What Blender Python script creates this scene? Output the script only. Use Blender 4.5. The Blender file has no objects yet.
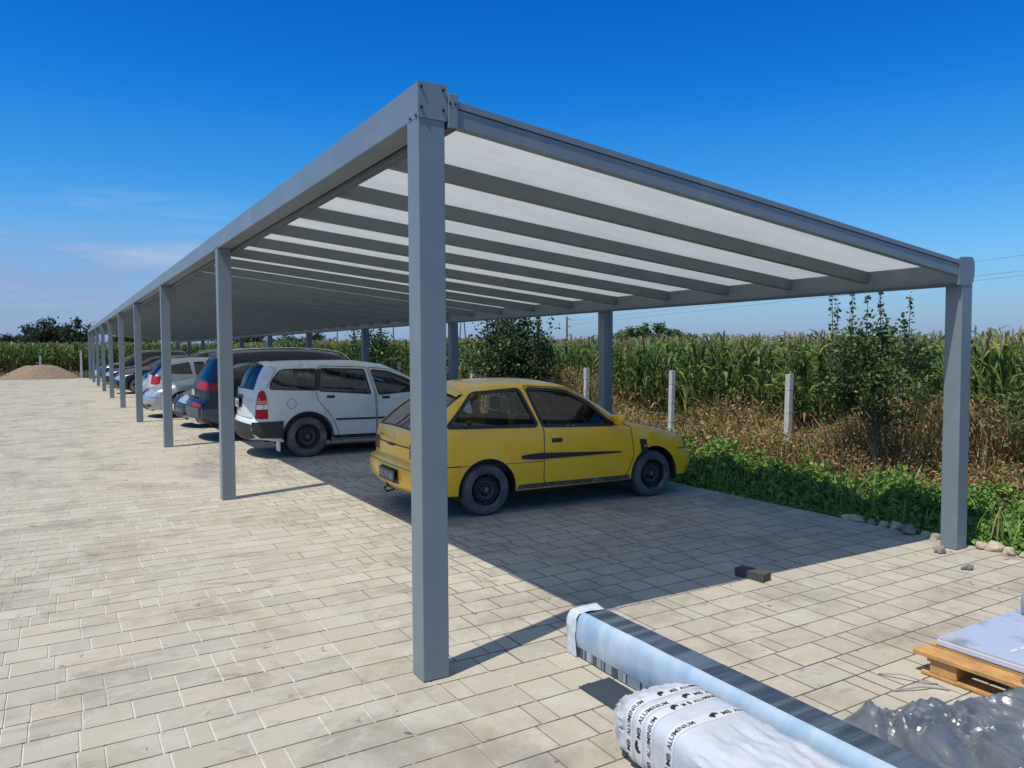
import bpy, math, random
import numpy as np
from mathutils import Vector, Matrix, noise
from mathutils.geometry import delaunay_2d_cdt
random.seed(7); rng = np.random.default_rng(7)
scene = bpy.context.scene
COL = scene.collection
R = math.radians

# ---------------------------------------------------------------- materials
def mat(name, base=(.5,.5,.5), rough=.5, metal=0., coat=0., var=0., vscale=5., bump=0., bscale=40., spec=.5, dirt=None, dscale=3., dlo=.5, dhi=.7):
    m = bpy.data.materials.new(name); m.use_nodes = True
    nt = m.node_tree; N = nt.nodes; L = nt.links
    p = N['Principled BSDF']
    p.inputs['Base Color'].default_value = (*base, 1); p.inputs['Roughness'].default_value = rough
    p.inputs['Metallic'].default_value = metal; p.inputs['Coat Weight'].default_value = coat
    p.inputs['Coat Roughness'].default_value = .08; p.inputs['Specular IOR Level'].default_value = spec
    tc = N.new('ShaderNodeTexCoord')
    src = None
    if var > 0:
        n = N.new('ShaderNodeTexNoise'); n.inputs['Scale'].default_value = vscale; n.inputs['Detail'].default_value = 6
        L.new(tc.outputs['Object'], n.inputs['Vector'])
        mr = N.new('ShaderNodeMapRange'); mr.inputs[1].default_value = .3; mr.inputs[2].default_value = .7
        mr.inputs[3].default_value = 1-var; mr.inputs[4].default_value = 1+var
        L.new(n.outputs['Fac'], mr.inputs[0])
        mx = N.new('ShaderNodeVectorMath'); mx.operation = 'SCALE'; mx.inputs[0].default_value = base
        L.new(mr.outputs[0], mx.inputs['Scale']); src = mx.outputs[0]
    if dirt is not None:
        n = N.new('ShaderNodeTexNoise'); n.inputs['Scale'].default_value = dscale; n.inputs['Detail'].default_value = 8
        L.new(tc.outputs['Object'], n.inputs['Vector'])
        mr = N.new('ShaderNodeMapRange'); mr.inputs[1].default_value = dlo; mr.inputs[2].default_value = dhi
        L.new(n.outputs['Fac'], mr.inputs[0])
        mx = N.new('ShaderNodeMix'); mx.data_type = 'RGBA'
        L.new(mr.outputs[0], mx.inputs[0]); mx.inputs[6].default_value = (*base, 1)
        if src: L.new(src, mx.inputs[6])
        mx.inputs[7].default_value = (*dirt, 1); src = mx.outputs[2]
    if src: L.new(src, p.inputs['Base Color'])
    if bump > 0:
        n = N.new('ShaderNodeTexNoise'); n.inputs['Scale'].default_value = bscale; n.inputs['Detail'].default_value = 5
        L.new(tc.outputs['Object'], n.inputs['Vector'])
        b = N.new('ShaderNodeBump'); b.inputs['Strength'].default_value = bump; b.inputs['Distance'].default_value = .01
        L.new(n.outputs['Fac'], b.inputs['Height']); L.new(b.outputs[0], p.inputs['Normal'])
    return m

def leafmat(name, trans=.35, rough=.5):
    m = bpy.data.materials.new(name); m.use_nodes = True
    nt = m.node_tree; N = nt.nodes; L = nt.links; p = N['Principled BSDF']; out = N['Material Output']
    a = N.new('ShaderNodeAttribute'); a.attribute_name = 'Col'
    p.inputs['Roughness'].default_value = rough; p.inputs['Specular IOR Level'].default_value = .35
    L.new(a.outputs['Color'], p.inputs['Base Color'])
    t = N.new('ShaderNodeBsdfTranslucent'); L.new(a.outputs['Color'], t.inputs['Color'])
    mx = N.new('ShaderNodeMixShader'); mx.inputs[0].default_value = trans
    L.new(p.outputs[0], mx.inputs[1]); L.new(t.outputs[0], mx.inputs[2]); L.new(mx.outputs[0], out.inputs['Surface'])
    return m

def glassmat(name, tint=(.3,.34,.34), gloss=.12, rough=.02):
    m = bpy.data.materials.new(name); m.use_nodes = True
    nt = m.node_tree; N = nt.nodes; L = nt.links; N.remove(N['Principled BSDF']); out = N['Material Output']
    t = N.new('ShaderNodeBsdfTransparent'); t.inputs['Color'].default_value = (*tint, 1)
    g = N.new('ShaderNodeBsdfGlossy'); g.inputs['Roughness'].default_value = rough
    f = N.new('ShaderNodeFresnel'); f.inputs['IOR'].default_value = 1.5
    ma = N.new('ShaderNodeMath'); ma.operation = 'MULTIPLY_ADD'; ma.inputs[1].default_value = .9; ma.inputs[2].default_value = gloss*.3
    L.new(f.outputs[0], ma.inputs[0])
    mx = N.new('ShaderNodeMixShader'); L.new(ma.outputs[0], mx.inputs[0])
    L.new(t.outputs[0], mx.inputs[1]); L.new(g.outputs[0], mx.inputs[2]); L.new(mx.outputs[0], out.inputs['Surface'])
    return m

M = {}
M['alu'] = mat('powder_coated_aluminium', (.165,.208,.232), .36, metal=0.0, var=.06, vscale=3, spec=.6, dirt=(.27,.28,.27), dscale=2.2, dlo=.6, dhi=.85)
M['shadedalu'] = mat('shaded_rafter_aluminium', (.13,.16,.175), .45, var=.08, vscale=3, dirt=(.16,.17,.17), dscale=3, dlo=.6, dhi=.85)  # same aluminium toned darker: shade under the roof put into the colour
M['aludark'] = mat('dark_aluminium', (.075,.095,.115), .4, var=.06, vscale=3)
M['groove'] = mat('shadow_gap_gasket', (.02,.022,.025), .7)
M['screw'] = mat('screw_steel', (.05,.05,.055), .35, metal=.6)
M['yellow'] = mat('yellow_paint', (.95,.53,.018), .28, coat=.5, var=.08, vscale=2.5, dirt=(.66,.45,.14), dscale=2.5, dlo=.58, dhi=.9)
M['white'] = mat('white_paint', (.62,.66,.66), .35, coat=.35, var=.05, vscale=2.5, dirt=(.42,.44,.42), dscale=3, dlo=.55, dhi=.85)
M['navy'] = mat('navy_paint', (.004,.010,.030), .3, coat=.2)
M['black'] = mat('black_paint', (.014,.016,.02), .25, coat=.7)
M['silver'] = mat('silver_paint', (.42,.44,.46), .32, metal=.55, coat=.5)
M['beige'] = mat('pearl_paint', (.58,.57,.54), .32, metal=.2, coat=.5)
M['red'] = mat('red_paint', (.30,.02,.035), .3, coat=.5)
M['trim'] = mat('black_trim_plastic', (.022,.024,.026), .55, var=.2, vscale=12)
M['cladding'] = mat('grey_cladding', (.09,.1,.11), .6)
M['under'] = mat('dusty_underbody', (.03,.028,.026), .9, var=.4, vscale=8)
M['tyre'] = mat('tyre_rubber', (.07,.078,.085), .8, var=.3, vscale=9, dirt=(.17,.165,.15), dscale=6, dlo=.42, dhi=.75)
M['rimlip'] = mat('rim_lip', (.15,.155,.155), .4, metal=.4, dirt=(.06,.055,.05), dscale=14, dlo=.5, dhi=.65)
M['rim'] = mat('steel_rim', (.030,.034,.038), .45, metal=.3, dirt=(.10,.095,.085), dscale=8, dlo=.5, dhi=.8)
M['alloy'] = mat('alloy_rim', (.5,.51,.52), .3, metal=.8)
M['seat'] = mat('seat_fabric', (.05,.055,.065), .9, var=.2, vscale=20)
M['interior'] = mat('cabin_plastic', (.03,.032,.035), .8)
M['tail'] = mat('red_lamp_lens', (.36,.008,.010), .4, coat=0, spec=.3)
M['taildark'] = mat('dark_red_lamp_lens', (.16,.012,.03), .25, coat=.5)
M['amber'] = mat('amber_lamp_lens', (.75,.2,.02), .2, coat=.5)
M['clearlamp'] = mat('headlamp_lens', (.42,.46,.5), .15, metal=.3, coat=.6)
M['chrome'] = mat('chrome_trim', (.7,.72,.74), .15, metal=1.)
M['plate'] = mat('number_plate', (.55,.56,.55), .5, dirt=(.2,.19,.17), dscale=20, dlo=.45, dhi=.7)
M['ink'] = mat('black_ink', (.012,.012,.014), .5)
M['dustplate'] = mat('dusty_plate', (.13,.13,.13), .6, var=.3, vscale=25)
M['dustink'] = mat('plate_characters', (.5,.5,.48), .6)
M['glass'] = glassmat('tinted_car_glass', (.84,.89,.87))
M['darkglass'] = glassmat('dark_car_glass', (.10,.11,.12), .2)
M['dustglass'] = mat('dusty_rear_glass', (.05,.045,.042), .3, coat=.5, dirt=(.16,.13,.10), dscale=4, dlo=.45, dhi=.75)
M['stone'] = mat('field_stone', (.46,.38,.27), .85, var=.35, vscale=9, bump=.8, bscale=30)
M['stonedark'] = mat('dark_stone', (.24,.21,.17), .85, var=.35, vscale=9, bump=.8, bscale=30)
M['concrete'] = mat('concrete_post', (.50,.50,.46), .9, var=.2, vscale=8, bump=.5, bscale=60)
M['bark'] = mat('bark', (.09,.07,.05), .9, var=.4, vscale=15, bump=.8, bscale=40)
M['leaf'] = leafmat('leaf', .3, .5)
M['drystalk'] = leafmat('dry_stalk', .15, .8)
M['wood'] = mat('pallet_wood', (.50,.27,.085), .7, var=.25, vscale=10, bump=.4, bscale=50)
M['woodpole'] = mat('weathered_pole', (.10,.085,.07), .9, var=.2, vscale=5)
M['wire'] = mat('wire', (.03,.03,.035), .5, metal=.5)

# ---------------------------------------------------------------- mesh helpers
class MB:
    def __init__(s): s.v=[]; s.f=[]; s.m=[]
    def add(s, vs, fs, mi=0):
        o=len(s.v); s.v += [tuple(map(float,p)) for p in vs]; s.f += [tuple(i+o for i in f) for f in fs]; s.m += [mi]*len(fs)
    def box(s, x0,x1,y0,y1,z0,z1, mi=0):
        vs=[(x,y,z) for z in (z0,z1) for y in (y0,y1) for x in (x0,x1)]
        s.add(vs, [(0,2,3,1),(4,5,7,6),(0,1,5,4),(2,6,7,3),(0,4,6,2),(1,3,7,5)], mi)
    def tube(s, pts, rad, n=8, mi=0, cap=True):
        pts=[Vector(p) for p in pts]
        if not hasattr(rad,'__len__'): rad=[rad]*len(pts)
        vs=[]
        for i,p in enumerate(pts):
            d=(pts[min(i+1,len(pts)-1)]-pts[max(i-1,0)]).normalized()
            a=d.orthogonal().normalized() if i==0 else (a-d*a.dot(d)).normalized()
            b=d.cross(a)
            for k in range(n):
                t=2*math.pi*k/n; vs.append(p+(a*math.cos(t)+b*math.sin(t))*rad[i])
        fs=[(i*n+k,i*n+(k+1)%n,(i+1)*n+(k+1)%n,(i+1)*n+k) for i in range(len(pts)-1) for k in range(n)]
        if cap: fs += [tuple(range(n))[::-1], tuple((len(pts)-1)*n+k for k in range(n))]
        s.add(vs,fs,mi)
    def lathe(s, prof, n=32, axis='y', c=(0,0,0), mi=0):   # prof: (radius, along)
        vs=[]
        for r,a in prof:
            for k in range(n):
                t=2*math.pi*k/n
                if axis=='y': vs.append((c[0]+r*math.cos(t), c[1]+a, c[2]+r*math.sin(t)))
                else: vs.append((c[0]+r*math.cos(t), c[1]+r*math.sin(t), c[2]+a))
        fs=[(i*n+k,i*n+(k+1)%n,(i+1)*n+(k+1)%n,(i+1)*n+k) for i in range(len(prof)-1) for k in range(n)]
        s.add(vs,fs,mi)
    def grid(s, P, mi=0, close=False):   # P[i][j]
        n=len(P); m=len(P[0]); vs=[p for row in P for p in row]
        fs=[(i*m+j,i*m+(j+1)%m,(i+1)*m+(j+1)%m,(i+1)*m+j) for i in range(n-1) for j in range(m if close else m-1)]
        s.add(vs,fs,mi)
    def build(s, name, mats, parent=None, smooth=None, weld=0, bevel=0, recalc=True):
        me=bpy.data.meshes.new(name); me.from_pydata(s.v,[],s.f)
        if not isinstance(mats,(list,tuple)): mats=[mats]
        for m in mats: me.materials.append(M[m] if isinstance(m,str) else m)
        me.polygons.foreach_set('material_index', s.m)
        import bmesh
        if weld or recalc:
            bm=bmesh.new(); bm.from_mesh(me)
            if weld: bmesh.ops.remove_doubles(bm, verts=bm.verts, dist=weld)
            if recalc: bmesh.ops.recalc_face_normals(bm, faces=bm.faces)
            bm.to_mesh(me); bm.free()
        if smooth is not None:
            me.polygons.foreach_set('use_smooth',[True]*len(me.polygons)); me.set_sharp_from_angle(angle=R(smooth))
        me.update()
        o=bpy.data.objects.new(name,me); COL.objects.link(o)
        if parent: o.parent=parent
        if bevel:
            b=o.modifiers.new('bevel','BEVEL'); b.width=bevel; b.segments=2; b.limit_method='ANGLE'; b.angle_limit=R(40)
        return o

def fastmesh(name, V, F, material, cols=None, parent=None):
    """V (n,3) F (m,k) arrays, cols (m,3) per face"""
    me=bpy.data.meshes.new(name); k=F.shape[1]
    me.vertices.add(len(V)); me.vertices.foreach_set('co', V.astype(np.float32).ravel())
    me.loops.add(F.size); me.loops.foreach_set('vertex_index', F.astype(np.int32).ravel())
    me.polygons.add(len(F)); me.polygons.foreach_set('loop_start', np.arange(0,F.size,k,dtype=np.int32))
    me.update(calc_edges=True)
    if cols is not None:
        ca=me.color_attributes.new('Col','FLOAT_COLOR','CORNER')
        c=np.ones((len(F),k,4),np.float32); c[:,:,:3]=cols[:,None,:]; ca.data.foreach_set('color', c.ravel())
    me.materials.append(M[material] if isinstance(material,str) else material)
    me.polygons.foreach_set('use_smooth',[False]*len(me.polygons)); me.validate()
    o=bpy.data.objects.new(name,me); COL.objects.link(o)
    if parent: o.parent=parent
    return o

def empty(name, loc=(0,0,0), rz=0):
    o=bpy.data.objects.new(name,None); COL.objects.link(o); o.location=loc; o.rotation_euler=(0,0,rz); o.empty_display_size=.1
    return o
def tag(o, label=None, cat=None, group=None, kind=None):
    if label: o['label']=label
    if cat: o['category']=cat
    if group: o['group']=group
    if kind: o['kind']=kind
    return o

def text_mesh(s, size):
    cu=bpy.data.curves.new('t','FONT'); cu.body=s; cu.size=size; cu.resolution_u=2; cu.align_x='LEFT'; cu.offset=size*.006
    ob=bpy.data.objects.new('t',cu); COL.objects.link(ob)
    dg=bpy.context.evaluated_depsgraph_get(); me=ob.evaluated_get(dg).to_mesh()
    V=np.array([v.co[:] for v in me.vertices]); F=[tuple(p.vertices) for p in me.polygons]
    bpy.data.objects.remove(ob); return V,F

# ---------------------------------------------------------------- camera, light, sky
H=1.7
cam=bpy.data.cameras.new('camera'); co=bpy.data.objects.new('camera',cam); COL.objects.link(co); scene.camera=co
f=759.265; yaw=.5375145; pitch=.0455; roll=-.004648
cam.sensor_width=36; cam.lens=f/1024*36; cam.clip_end=3000; cam.clip_start=.05
rt=Vector((math.cos(yaw),-math.sin(yaw),0)); fw0=Vector((math.sin(yaw),math.cos(yaw),0))
F_=fw0*math.cos(pitch)+Vector((0,0,-math.sin(pitch))); U_=rt.cross(F_)
# roll: image axes a = u cos + v sin ; b = -u sin + v cos
Rt=rt*math.cos(roll)+U_*math.sin(roll); Up=-rt*math.sin(roll)+U_*math.cos(roll)
mw=Matrix((( Rt.x,Up.x,-F_.x,0),(Rt.y,Up.y,-F_.y,0),(Rt.z,Up.z,-F_.z,H),(0,0,0,1)))
co.matrix_world=mw
scene.view_settings.view_transform='Standard'; scene.view_settings.look='None'; scene.view_settings.exposure=0.12

SUN=Vector((-.47,-.14,1.0)).normalized()
el=math.asin(SUN.z); 
sl=bpy.data.lights.new('sun','SUN'); sl.energy=4.15; sl.angle=R(.5); sl.color=(1,.94,.84)
so=bpy.data.objects.new('sun',sl); COL.objects.link(so); so.rotation_euler=(-SUN).to_track_quat('-Z','Y').to_euler()
w=bpy.data.worlds.new('World'); scene.world=w; w.use_nodes=True
N=w.node_tree.nodes; L=w.node_tree.links; bg=N['Background']
sky=N.new('ShaderNodeTexSky'); sky.sky_type='NISHITA'; sky.sun_disc=False; sky.sun_elevation=el
sky.sun_rotation=math.atan2(SUN.x,SUN.y); sky.air_density=1.0; sky.dust_density=.6; sky.ozone_density=2.2; sky.altitude=100
hs=N.new('ShaderNodeHueSaturation'); hs.inputs['Saturation'].default_value=1.35; hs.inputs['Value'].default_value=1.0
L.new(sky.outputs[0],hs.inputs['Color'])
# thin cirrus streaks: noise on the sky direction
tc=N.new('ShaderNodeTexCoord'); sep=N.new('ShaderNodeSeparateXYZ'); L.new(tc.outputs['Generated'],sep.inputs[0])
mp=N.new('ShaderNodeMapping'); mp.inputs['Scale'].default_value=(2.2,2.2,16.); mp.inputs['Location'].default_value=(.55,.32,.4); mp.inputs['Rotation'].default_value=(0,R(3),0)
L.new(tc.outputs['Generated'],mp.inputs[0])
nz=N.new('ShaderNodeTexNoise'); nz.inputs['Scale'].default_value=2.2; nz.inputs['Detail'].default_value=9; nz.inputs['Roughness'].default_value=.55; nz.inputs['Distortion'].default_value=.35
L.new(mp.outputs[0],nz.inputs['Vector'])
r1=N.new('ShaderNodeMapRange'); r1.inputs[1].default_value=.52; r1.inputs[2].default_value=.76; L.new(nz.outputs['Fac'],r1.inputs[0])
# only low towards the north-west (left of the view), fading with elevation
zr=N.new('ShaderNodeValToRGB'); L.new(sep.outputs['Z'],zr.inputs[0])
e=zr.color_ramp.elements; e[0].position=0.0; e[0].color=(.55,)*3+(1,); e[1].position=.20; e[1].color=(0,0,0,1)
q=zr.color_ramp.elements.new(.13); q.color=(.8,)*3+(1,)
xr=N.new('ShaderNodeMapRange'); xr.inputs[1].default_value=.30; xr.inputs[2].default_value=.05; L.new(sep.outputs['X'],xr.inputs[0])
m1=N.new('ShaderNodeMath'); m1.operation='MULTIPLY'; L.new(r1.outputs[0],m1.inputs[0]); L.new(zr.outputs[0],m1.inputs[1])
m2=N.new('ShaderNodeMath'); m2.operation='MULTIPLY'; L.new(m1.outputs[0],m2.inputs[0]); L.new(xr.outputs[0],m2.inputs[1])
mxc=N.new('ShaderNodeMix'); mxc.data_type='RGBA'; L.new(m2.outputs[0],mxc.inputs[0]); 
# horizon band: dusty lilac tone
hz=N.new('ShaderNodeValToRGB'); L.new(sep.outputs['Z'],hz.inputs[0]); e=hz.color_ramp.elements
e[0].position=0; e[0].color=(.85,)*3+(1,); e[1].position=.30; e[1].color=(0,0,0,1)
q=e.new(.12); q.color=(.30,)*3+(1,)
mxh=N.new('ShaderNodeMix'); mxh.data_type='RGBA'; L.new(hz.outputs[0],mxh.inputs[0]); 
tr=N.new('ShaderNodeValToRGB'); L.new(sep.outputs['Z'],tr.inputs[0]); e=tr.color_ramp.elements
e[0].position=0; e[0].color=(.75,.93,1.,1); e[1].position=.52; e[1].color=(.0,.44,.95,1)
q=e.new(.22); q.color=(.12,.70,1.,1); q=e.new(.75); q.color=(1.,.92,.75,1)
tm=N.new('ShaderNodeVectorMath'); tm.operation='MULTIPLY'; L.new(hs.outputs[0],tm.inputs[0]); L.new(tr.outputs[0],tm.inputs[1])
ts=N.new('ShaderNodeVectorMath'); ts.operation='SCALE'; ts.inputs['Scale'].default_value=1.42; L.new(tm.outputs[0],ts.inputs[0])
L.new(ts.outputs[0],mxh.inputs[6]); mxh.inputs[7].default_value=(1.6,2.5,5.1,1)

r2=N.new('ShaderNodeMapRange'); r2.inputs[1].default_value=.36; r2.inputs[2].default_value=.62; L.new(nz.outputs['Fac'],r2.inputs[0])
zl=N.new('ShaderNodeValToRGB'); L.new(sep.outputs['Z'],zl.inputs[0]); e=zl.color_ramp.elements; e[0].position=0; e[0].color=(.35,)*3+(1,); e[1].position=.17; e[1].color=(0,0,0,1); q=e.new(.085); q.color=(.75,)*3+(1,)
k1=N.new('ShaderNodeMath'); k1.operation='MULTIPLY_ADD'; L.new(r2.outputs[0],k1.inputs[0]); k1.inputs[1].default_value=.6; k1.inputs[2].default_value=.4
k2=N.new('ShaderNodeMath'); k2.operation='MULTIPLY'; L.new(k1.outputs[0],k2.inputs[0]); L.new(zl.outputs[0],k2.inputs[1])
k3=N.new('ShaderNodeMath'); k3.operation='MULTIPLY'; L.new(k2.outputs[0],k3.inputs[0]); L.new(xr.outputs[0],k3.inputs[1])
mxl=N.new('ShaderNodeMix'); mxl.data_type='RGBA'; L.new(k3.outputs[0],mxl.inputs[0]); L.new(mxh.outputs[2],mxl.inputs[6]); mxl.inputs[7].default_value=(2.5,3.0,5.2,1)
L.new(mxl.outputs[2],mxc.inputs[6]); mxc.inputs[7].default_value=(4.4,5.1,6.6,1)
L.new(mxc.outputs[2],bg.inputs['Color']); bg.inputs['Strength'].default_value=.105
# ---------------------------------------------------------------- ground and paving
def gmat():
    m=mat('paver_concrete',(.3,.3,.3),.85)
    nt=m.node_tree; N=nt.nodes; L=nt.links; p=N['Principled BSDF']
    a=N.new('ShaderNodeAttribute'); a.attribute_name='Col'; g=N.new('ShaderNodeNewGeometry')
    def nz(scale,lo,hi,det=8,dist=0,sc=None):
        n=N.new('ShaderNodeTexNoise'); n.inputs['Scale'].default_value=scale; n.inputs['Detail'].default_value=det; n.inputs['Roughness'].default_value=.68; n.inputs['Distortion'].default_value=dist
        if sc:
            mp=N.new('ShaderNodeMapping'); mp.inputs['Scale'].default_value=sc; L.new(g.outputs['Position'],mp.inputs[0]); L.new(mp.outputs[0],n.inputs['Vector'])
        else: L.new(g.outputs['Position'],n.inputs['Vector'])
        r=N.new('ShaderNodeMapRange'); r.inputs[1].default_value=lo; r.inputs[2].default_value=hi; L.new(n.outputs['Fac'],r.inputs[0]); return r.outputs[0],n
    def mix(fac,A,B,amt):
        k=N.new('ShaderNodeMath'); k.operation='MULTIPLY'; L.new(fac,k.inputs[0]); k.inputs[1].default_value=amt
        x=N.new('ShaderNodeMix'); x.data_type='RGBA'; L.new(k.outputs[0],x.inputs[0]); L.new(A,x.inputs[6]); x.inputs[7].default_value=(*B,1); return x.outputs[2]
    c=a.outputs['Color']
    c=mix(nz(1.1,.5,.72,8,.3)[0],c,(.22,.19,.14),.85)
    c=mix(nz(3.2,.52,.75,9,.5)[0],c,(.52,.50,.44),.6)
    c=mix(nz(.7,.56,.70,10,.6,(1,.4,1))[0],c,(.15,.14,.14),.75)      # tyre and oil marks running along the yard
    c=mix(nz(1.2,.56,.70,10,1.0,(.6,1.5,1))[0],c,(.19,.165,.14),.65)
    c=mix(nz(60,.55,.8,3)[0],c,(.2,.19,.17),.45)
    c=mix(nz(9,.70,.74,2,.6)[0],c,(.07,.06,.055),.8)
    c=mix(nz(2.0,.60,.66,10,2.2,(.5,1,1))[0],c,(.17,.14,.10),.5)
    c=mix(nz(11,.58,.7,6,.4)[0],c,(.58,.56,.52),.35)
    L.new(c,p.inputs['Base Color'])
    o,n=nz(90,0,1,4); b=N.new('ShaderNodeBump'); b.inputs['Strength'].default_value=.35; b.inputs['Distance'].default_value=.004
    L.new(n.outputs['Fac'],b.inputs['Height']); L.new(b.outputs[0],p.inputs['Normal'])
    return m
M['paver']=gmat()
M['sand']=mat('joint_sand',(.10,.09,.075),.95,var=.3,vscale=3)
M['soil']=mat('dry_soil',(.20,.155,.10),.95,var=.35,vscale=2,bump=1,bscale=15)
XE=6.68
V=[];Fq=[];C=[]
rows=range(-28,252)
for k in rows:
    y0=3.45+.207*k; y1=y0+.207
    x=-9-random.random()*.3
    while x<XE:
        ln=random.choice((.105,.21,.21,.315,.315)); x2=min(x+ln,XE)
        if XE-x2<.05: x2=XE
        g=.0022; gx=.0032; ch=.0022; dz=random.gauss(0,.0003); tx=random.gauss(0,.0002); ty=random.gauss(0,.0002)
        o=len(V)
        for (a,b,z) in ((x+gx,y0+g,-.006),(x2-gx,y0+g,-.006),(x2-gx,y1-g,-.006),(x+gx,y1-g,-.006)): V.append((a,b,z))
        c_=ch+g; cx=ch+gx
        for (a,b,z) in ((x+cx,y0+c_,-tx-ty),(x2-cx,y0+c_,tx-ty),(x2-cx,y1-c_,tx+ty),(x+cx,y1-c_,-tx+ty)): V.append((a,b,z+dz))
        Fq += [(o+4,o+5,o+6,o+7),(o,o+1,o+5,o+4),(o+1,o+2,o+6,o+5),(o+2,o+3,o+7,o+6),(o+3,o,o+4,o+7)]
        v=random.gauss(1,.05); t=random.gauss(0,.004)
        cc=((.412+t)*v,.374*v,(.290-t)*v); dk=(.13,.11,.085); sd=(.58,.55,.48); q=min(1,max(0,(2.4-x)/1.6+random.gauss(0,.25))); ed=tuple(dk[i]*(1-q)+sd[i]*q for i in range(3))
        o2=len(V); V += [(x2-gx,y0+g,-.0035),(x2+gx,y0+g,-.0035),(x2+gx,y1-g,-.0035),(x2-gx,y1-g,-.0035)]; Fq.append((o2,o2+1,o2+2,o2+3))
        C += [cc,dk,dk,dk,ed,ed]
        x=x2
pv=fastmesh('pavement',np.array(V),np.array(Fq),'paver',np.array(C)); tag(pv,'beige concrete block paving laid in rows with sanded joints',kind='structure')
b=MB(); b.box(-9.3,XE-.01,-2.4,55.5,-.3,-.005); o=b.build('paving_bed','sand'); tag(o,kind='structure')
b=MB(); n=60
def gz(x,y): return -.04+.03*noise.noise(Vector((x*.5,y*.5,0)))
xs=[-900,-300,-100,-40,-9.3]+list(np.arange(-8,14,1.2))+[20,40,100,300,1200]; ys=[-600,-100,-30]+list(np.arange(-8,62,2.))+[70,100,200,500,1500]
b.grid([[ (x,y,gz(x,y)-.03 if -9<x<6.6 and -3<y<55 else gz(x,y)) for x in xs] for y in ys])
o=b.build('ground','soil',smooth=60); tag(o,kind='structure')

# ---------------------------------------------------------------- carport
PX,PY,SP,WD=1.553,3.498,5.535,4.86
PWX,PWY=.145,.14
cp=empty('carport',(PX,PY,0)); tag(cp,'long grey aluminium carport with translucent roof panels over the row of parked cars','carport')
cp.location=(0,0,0)
def part(b,name,m,parent=cp,**k): return b.build(name,m,parent,**k)
def postmesh(x0,x1,y0,y1,h,name='post'):
    b=MB(); b.box(x0,x1,y0,y1,.004,h); o=part(b,name,'alu',bevel=.004); return o
YEND=PY+9*SP+PWY
ZB,ZT=2.847,3.022
for i in range(10):
    y=PY+i*SP; postmesh(PX,PX+PWX,y,y+PWY,ZB)
for i,y in enumerate([3.498,8.29,13.01,17.87,22.75,27.69]+[27.69+4.9*k for k in range(1,6)]):
    postmesh(PX+WD,PX+WD+.15,y,y+PWY,2.25)
b=MB(); b.box(PX,PX+PWX+.01,PY,YEND,ZB,ZT); part(b,'front_beam','alu',bevel=.004)
b=MB(); b.box(PX+.16,PX+.215,PY+.004,YEND,ZB-.035,ZT-.045); b.box(PX+.16,PX+.20,PY+.004,YEND,ZB-.005,ZB+.03,0); part(b,'inner_rail','aludark',bevel=.003)
# corner plates with screws
b=MB(); b.box(PX-.002,PX+PWX+.012,PY-.005,PY-.0005,ZB-.0,ZT+.003); cpl=part(b,'corner_plate','alu')
b=MB(); b.box(PX+.16,PX+.215,PY-.012,PY+.003,ZB-.03,ZT-.035); part(b,'rail_end_cap','alu',bevel=.003)
for (x,z) in ((.015,.015),(.135,.015),(.015,.115),(.135,.115),(.17,.04),(.20,.04)):
    s=MB(); s.lathe([(0,-.012),(.0065,-.011),(.008,-.006),(.008,0)],12,c=(PX+x,PY-.004,ZT-(x>.15)*.035-z-.01)); part(s,'screw','screw')
for (y,z) in ((.02,.012),(.09,.012)):
    s=MB(); s.tube([(PX-.008,PY+y,ZB+z),(PX,PY+y,ZB+z)],.007,10); part(s,'screw','screw')
for i in range(1,10):
    for y in (.03,.11):
        s=MB(); s.tube([(PX-.006,PY+i*SP+y,ZB+.014),(PX,PY+i*SP+y,ZB+.014)],.007,8); part(s,'screw','screw')
# rear gutter
GX=PX+WD-.06; GP=[(0,2.22),(.0,2.42),(.02,2.435),(.17,2.445),(.205,2.43),(.222,2.38),(.222,2.31),(.205,2.25),(.18,2.225)]
b=MB(); b.grid([[(GX+u,y,z) for u,z in GP] for y in (PY+.01,YEND)],close=True)
part(b,'gutter','alu',smooth=35)
b=MB(); vs=[(GX+u*1.03+.002,PY+yy,z+ (0.006 if z>2.33 else -.006)) for yy in (-.004,.012) for u,z in GP]; k=len(GP)
b.add(vs,[tuple(range(k))[::-1],tuple(range(k,2*k))]+[(i,(i+1)%k,(i+1)%k+k,i+k) for i in range(k)]); part(b,'gutter_end_cap','alu')
b=MB(); b.box(GX-.025,GX-.002,PY+.03,YEND,2.20,2.225); part(b,'gutter_lip','aludark')
# rafters: sloping from front rail to gutter
def zraf(x): return 2.83+(x-1.77)*(2.292-2.83)/(6.342-1.77)     # underside
ry=[PY+.03]+[4.46+1.01*i for i in range(48)]+[YEND-.04]
def skew(y): return min(.52,max(0,(y-PY)*.165-.04)) if y<YEND-1 else 0
def yat(y,x): return y-skew(y)*(x-1.77)/(6.342-1.77)
def slab(b,x0,x1,y0,y1,dz0,dz1,mi=0):
    ym=(y0+y1)/2; vs=[(x,yat(ym,x)+y-ym,zraf(x)+dz) for dz in (dz0,dz1) for y in (y0,y1) for x in (x0,x1)]
    b.add(vs,[(0,2,3,1),(4,5,7,6),(0,1,5,4),(2,6,7,3),(0,4,6,2),(1,3,7,5)],mi)
XF,XB=PX+.216,GX-.002
for i,y in enumerate(ry):
    b=MB(); 
    if i==0:
        slab(b,XF,XB,y-.03,y+.03,0,.085); slab(b,XF,XB,y-.036,y+.03,.092,.125); slab(b,XF,XB,y-.022,y+.022,.085,.092,1)
    else:
        slab(b,XF,XB,y-.033,y+.033,-.004,.098); slab(b,XF,XB,y-.03,y+.03,.108,.122)
    part(b,'rafter',['alu' if i==0 else 'shadedalu','groove'])
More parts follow.
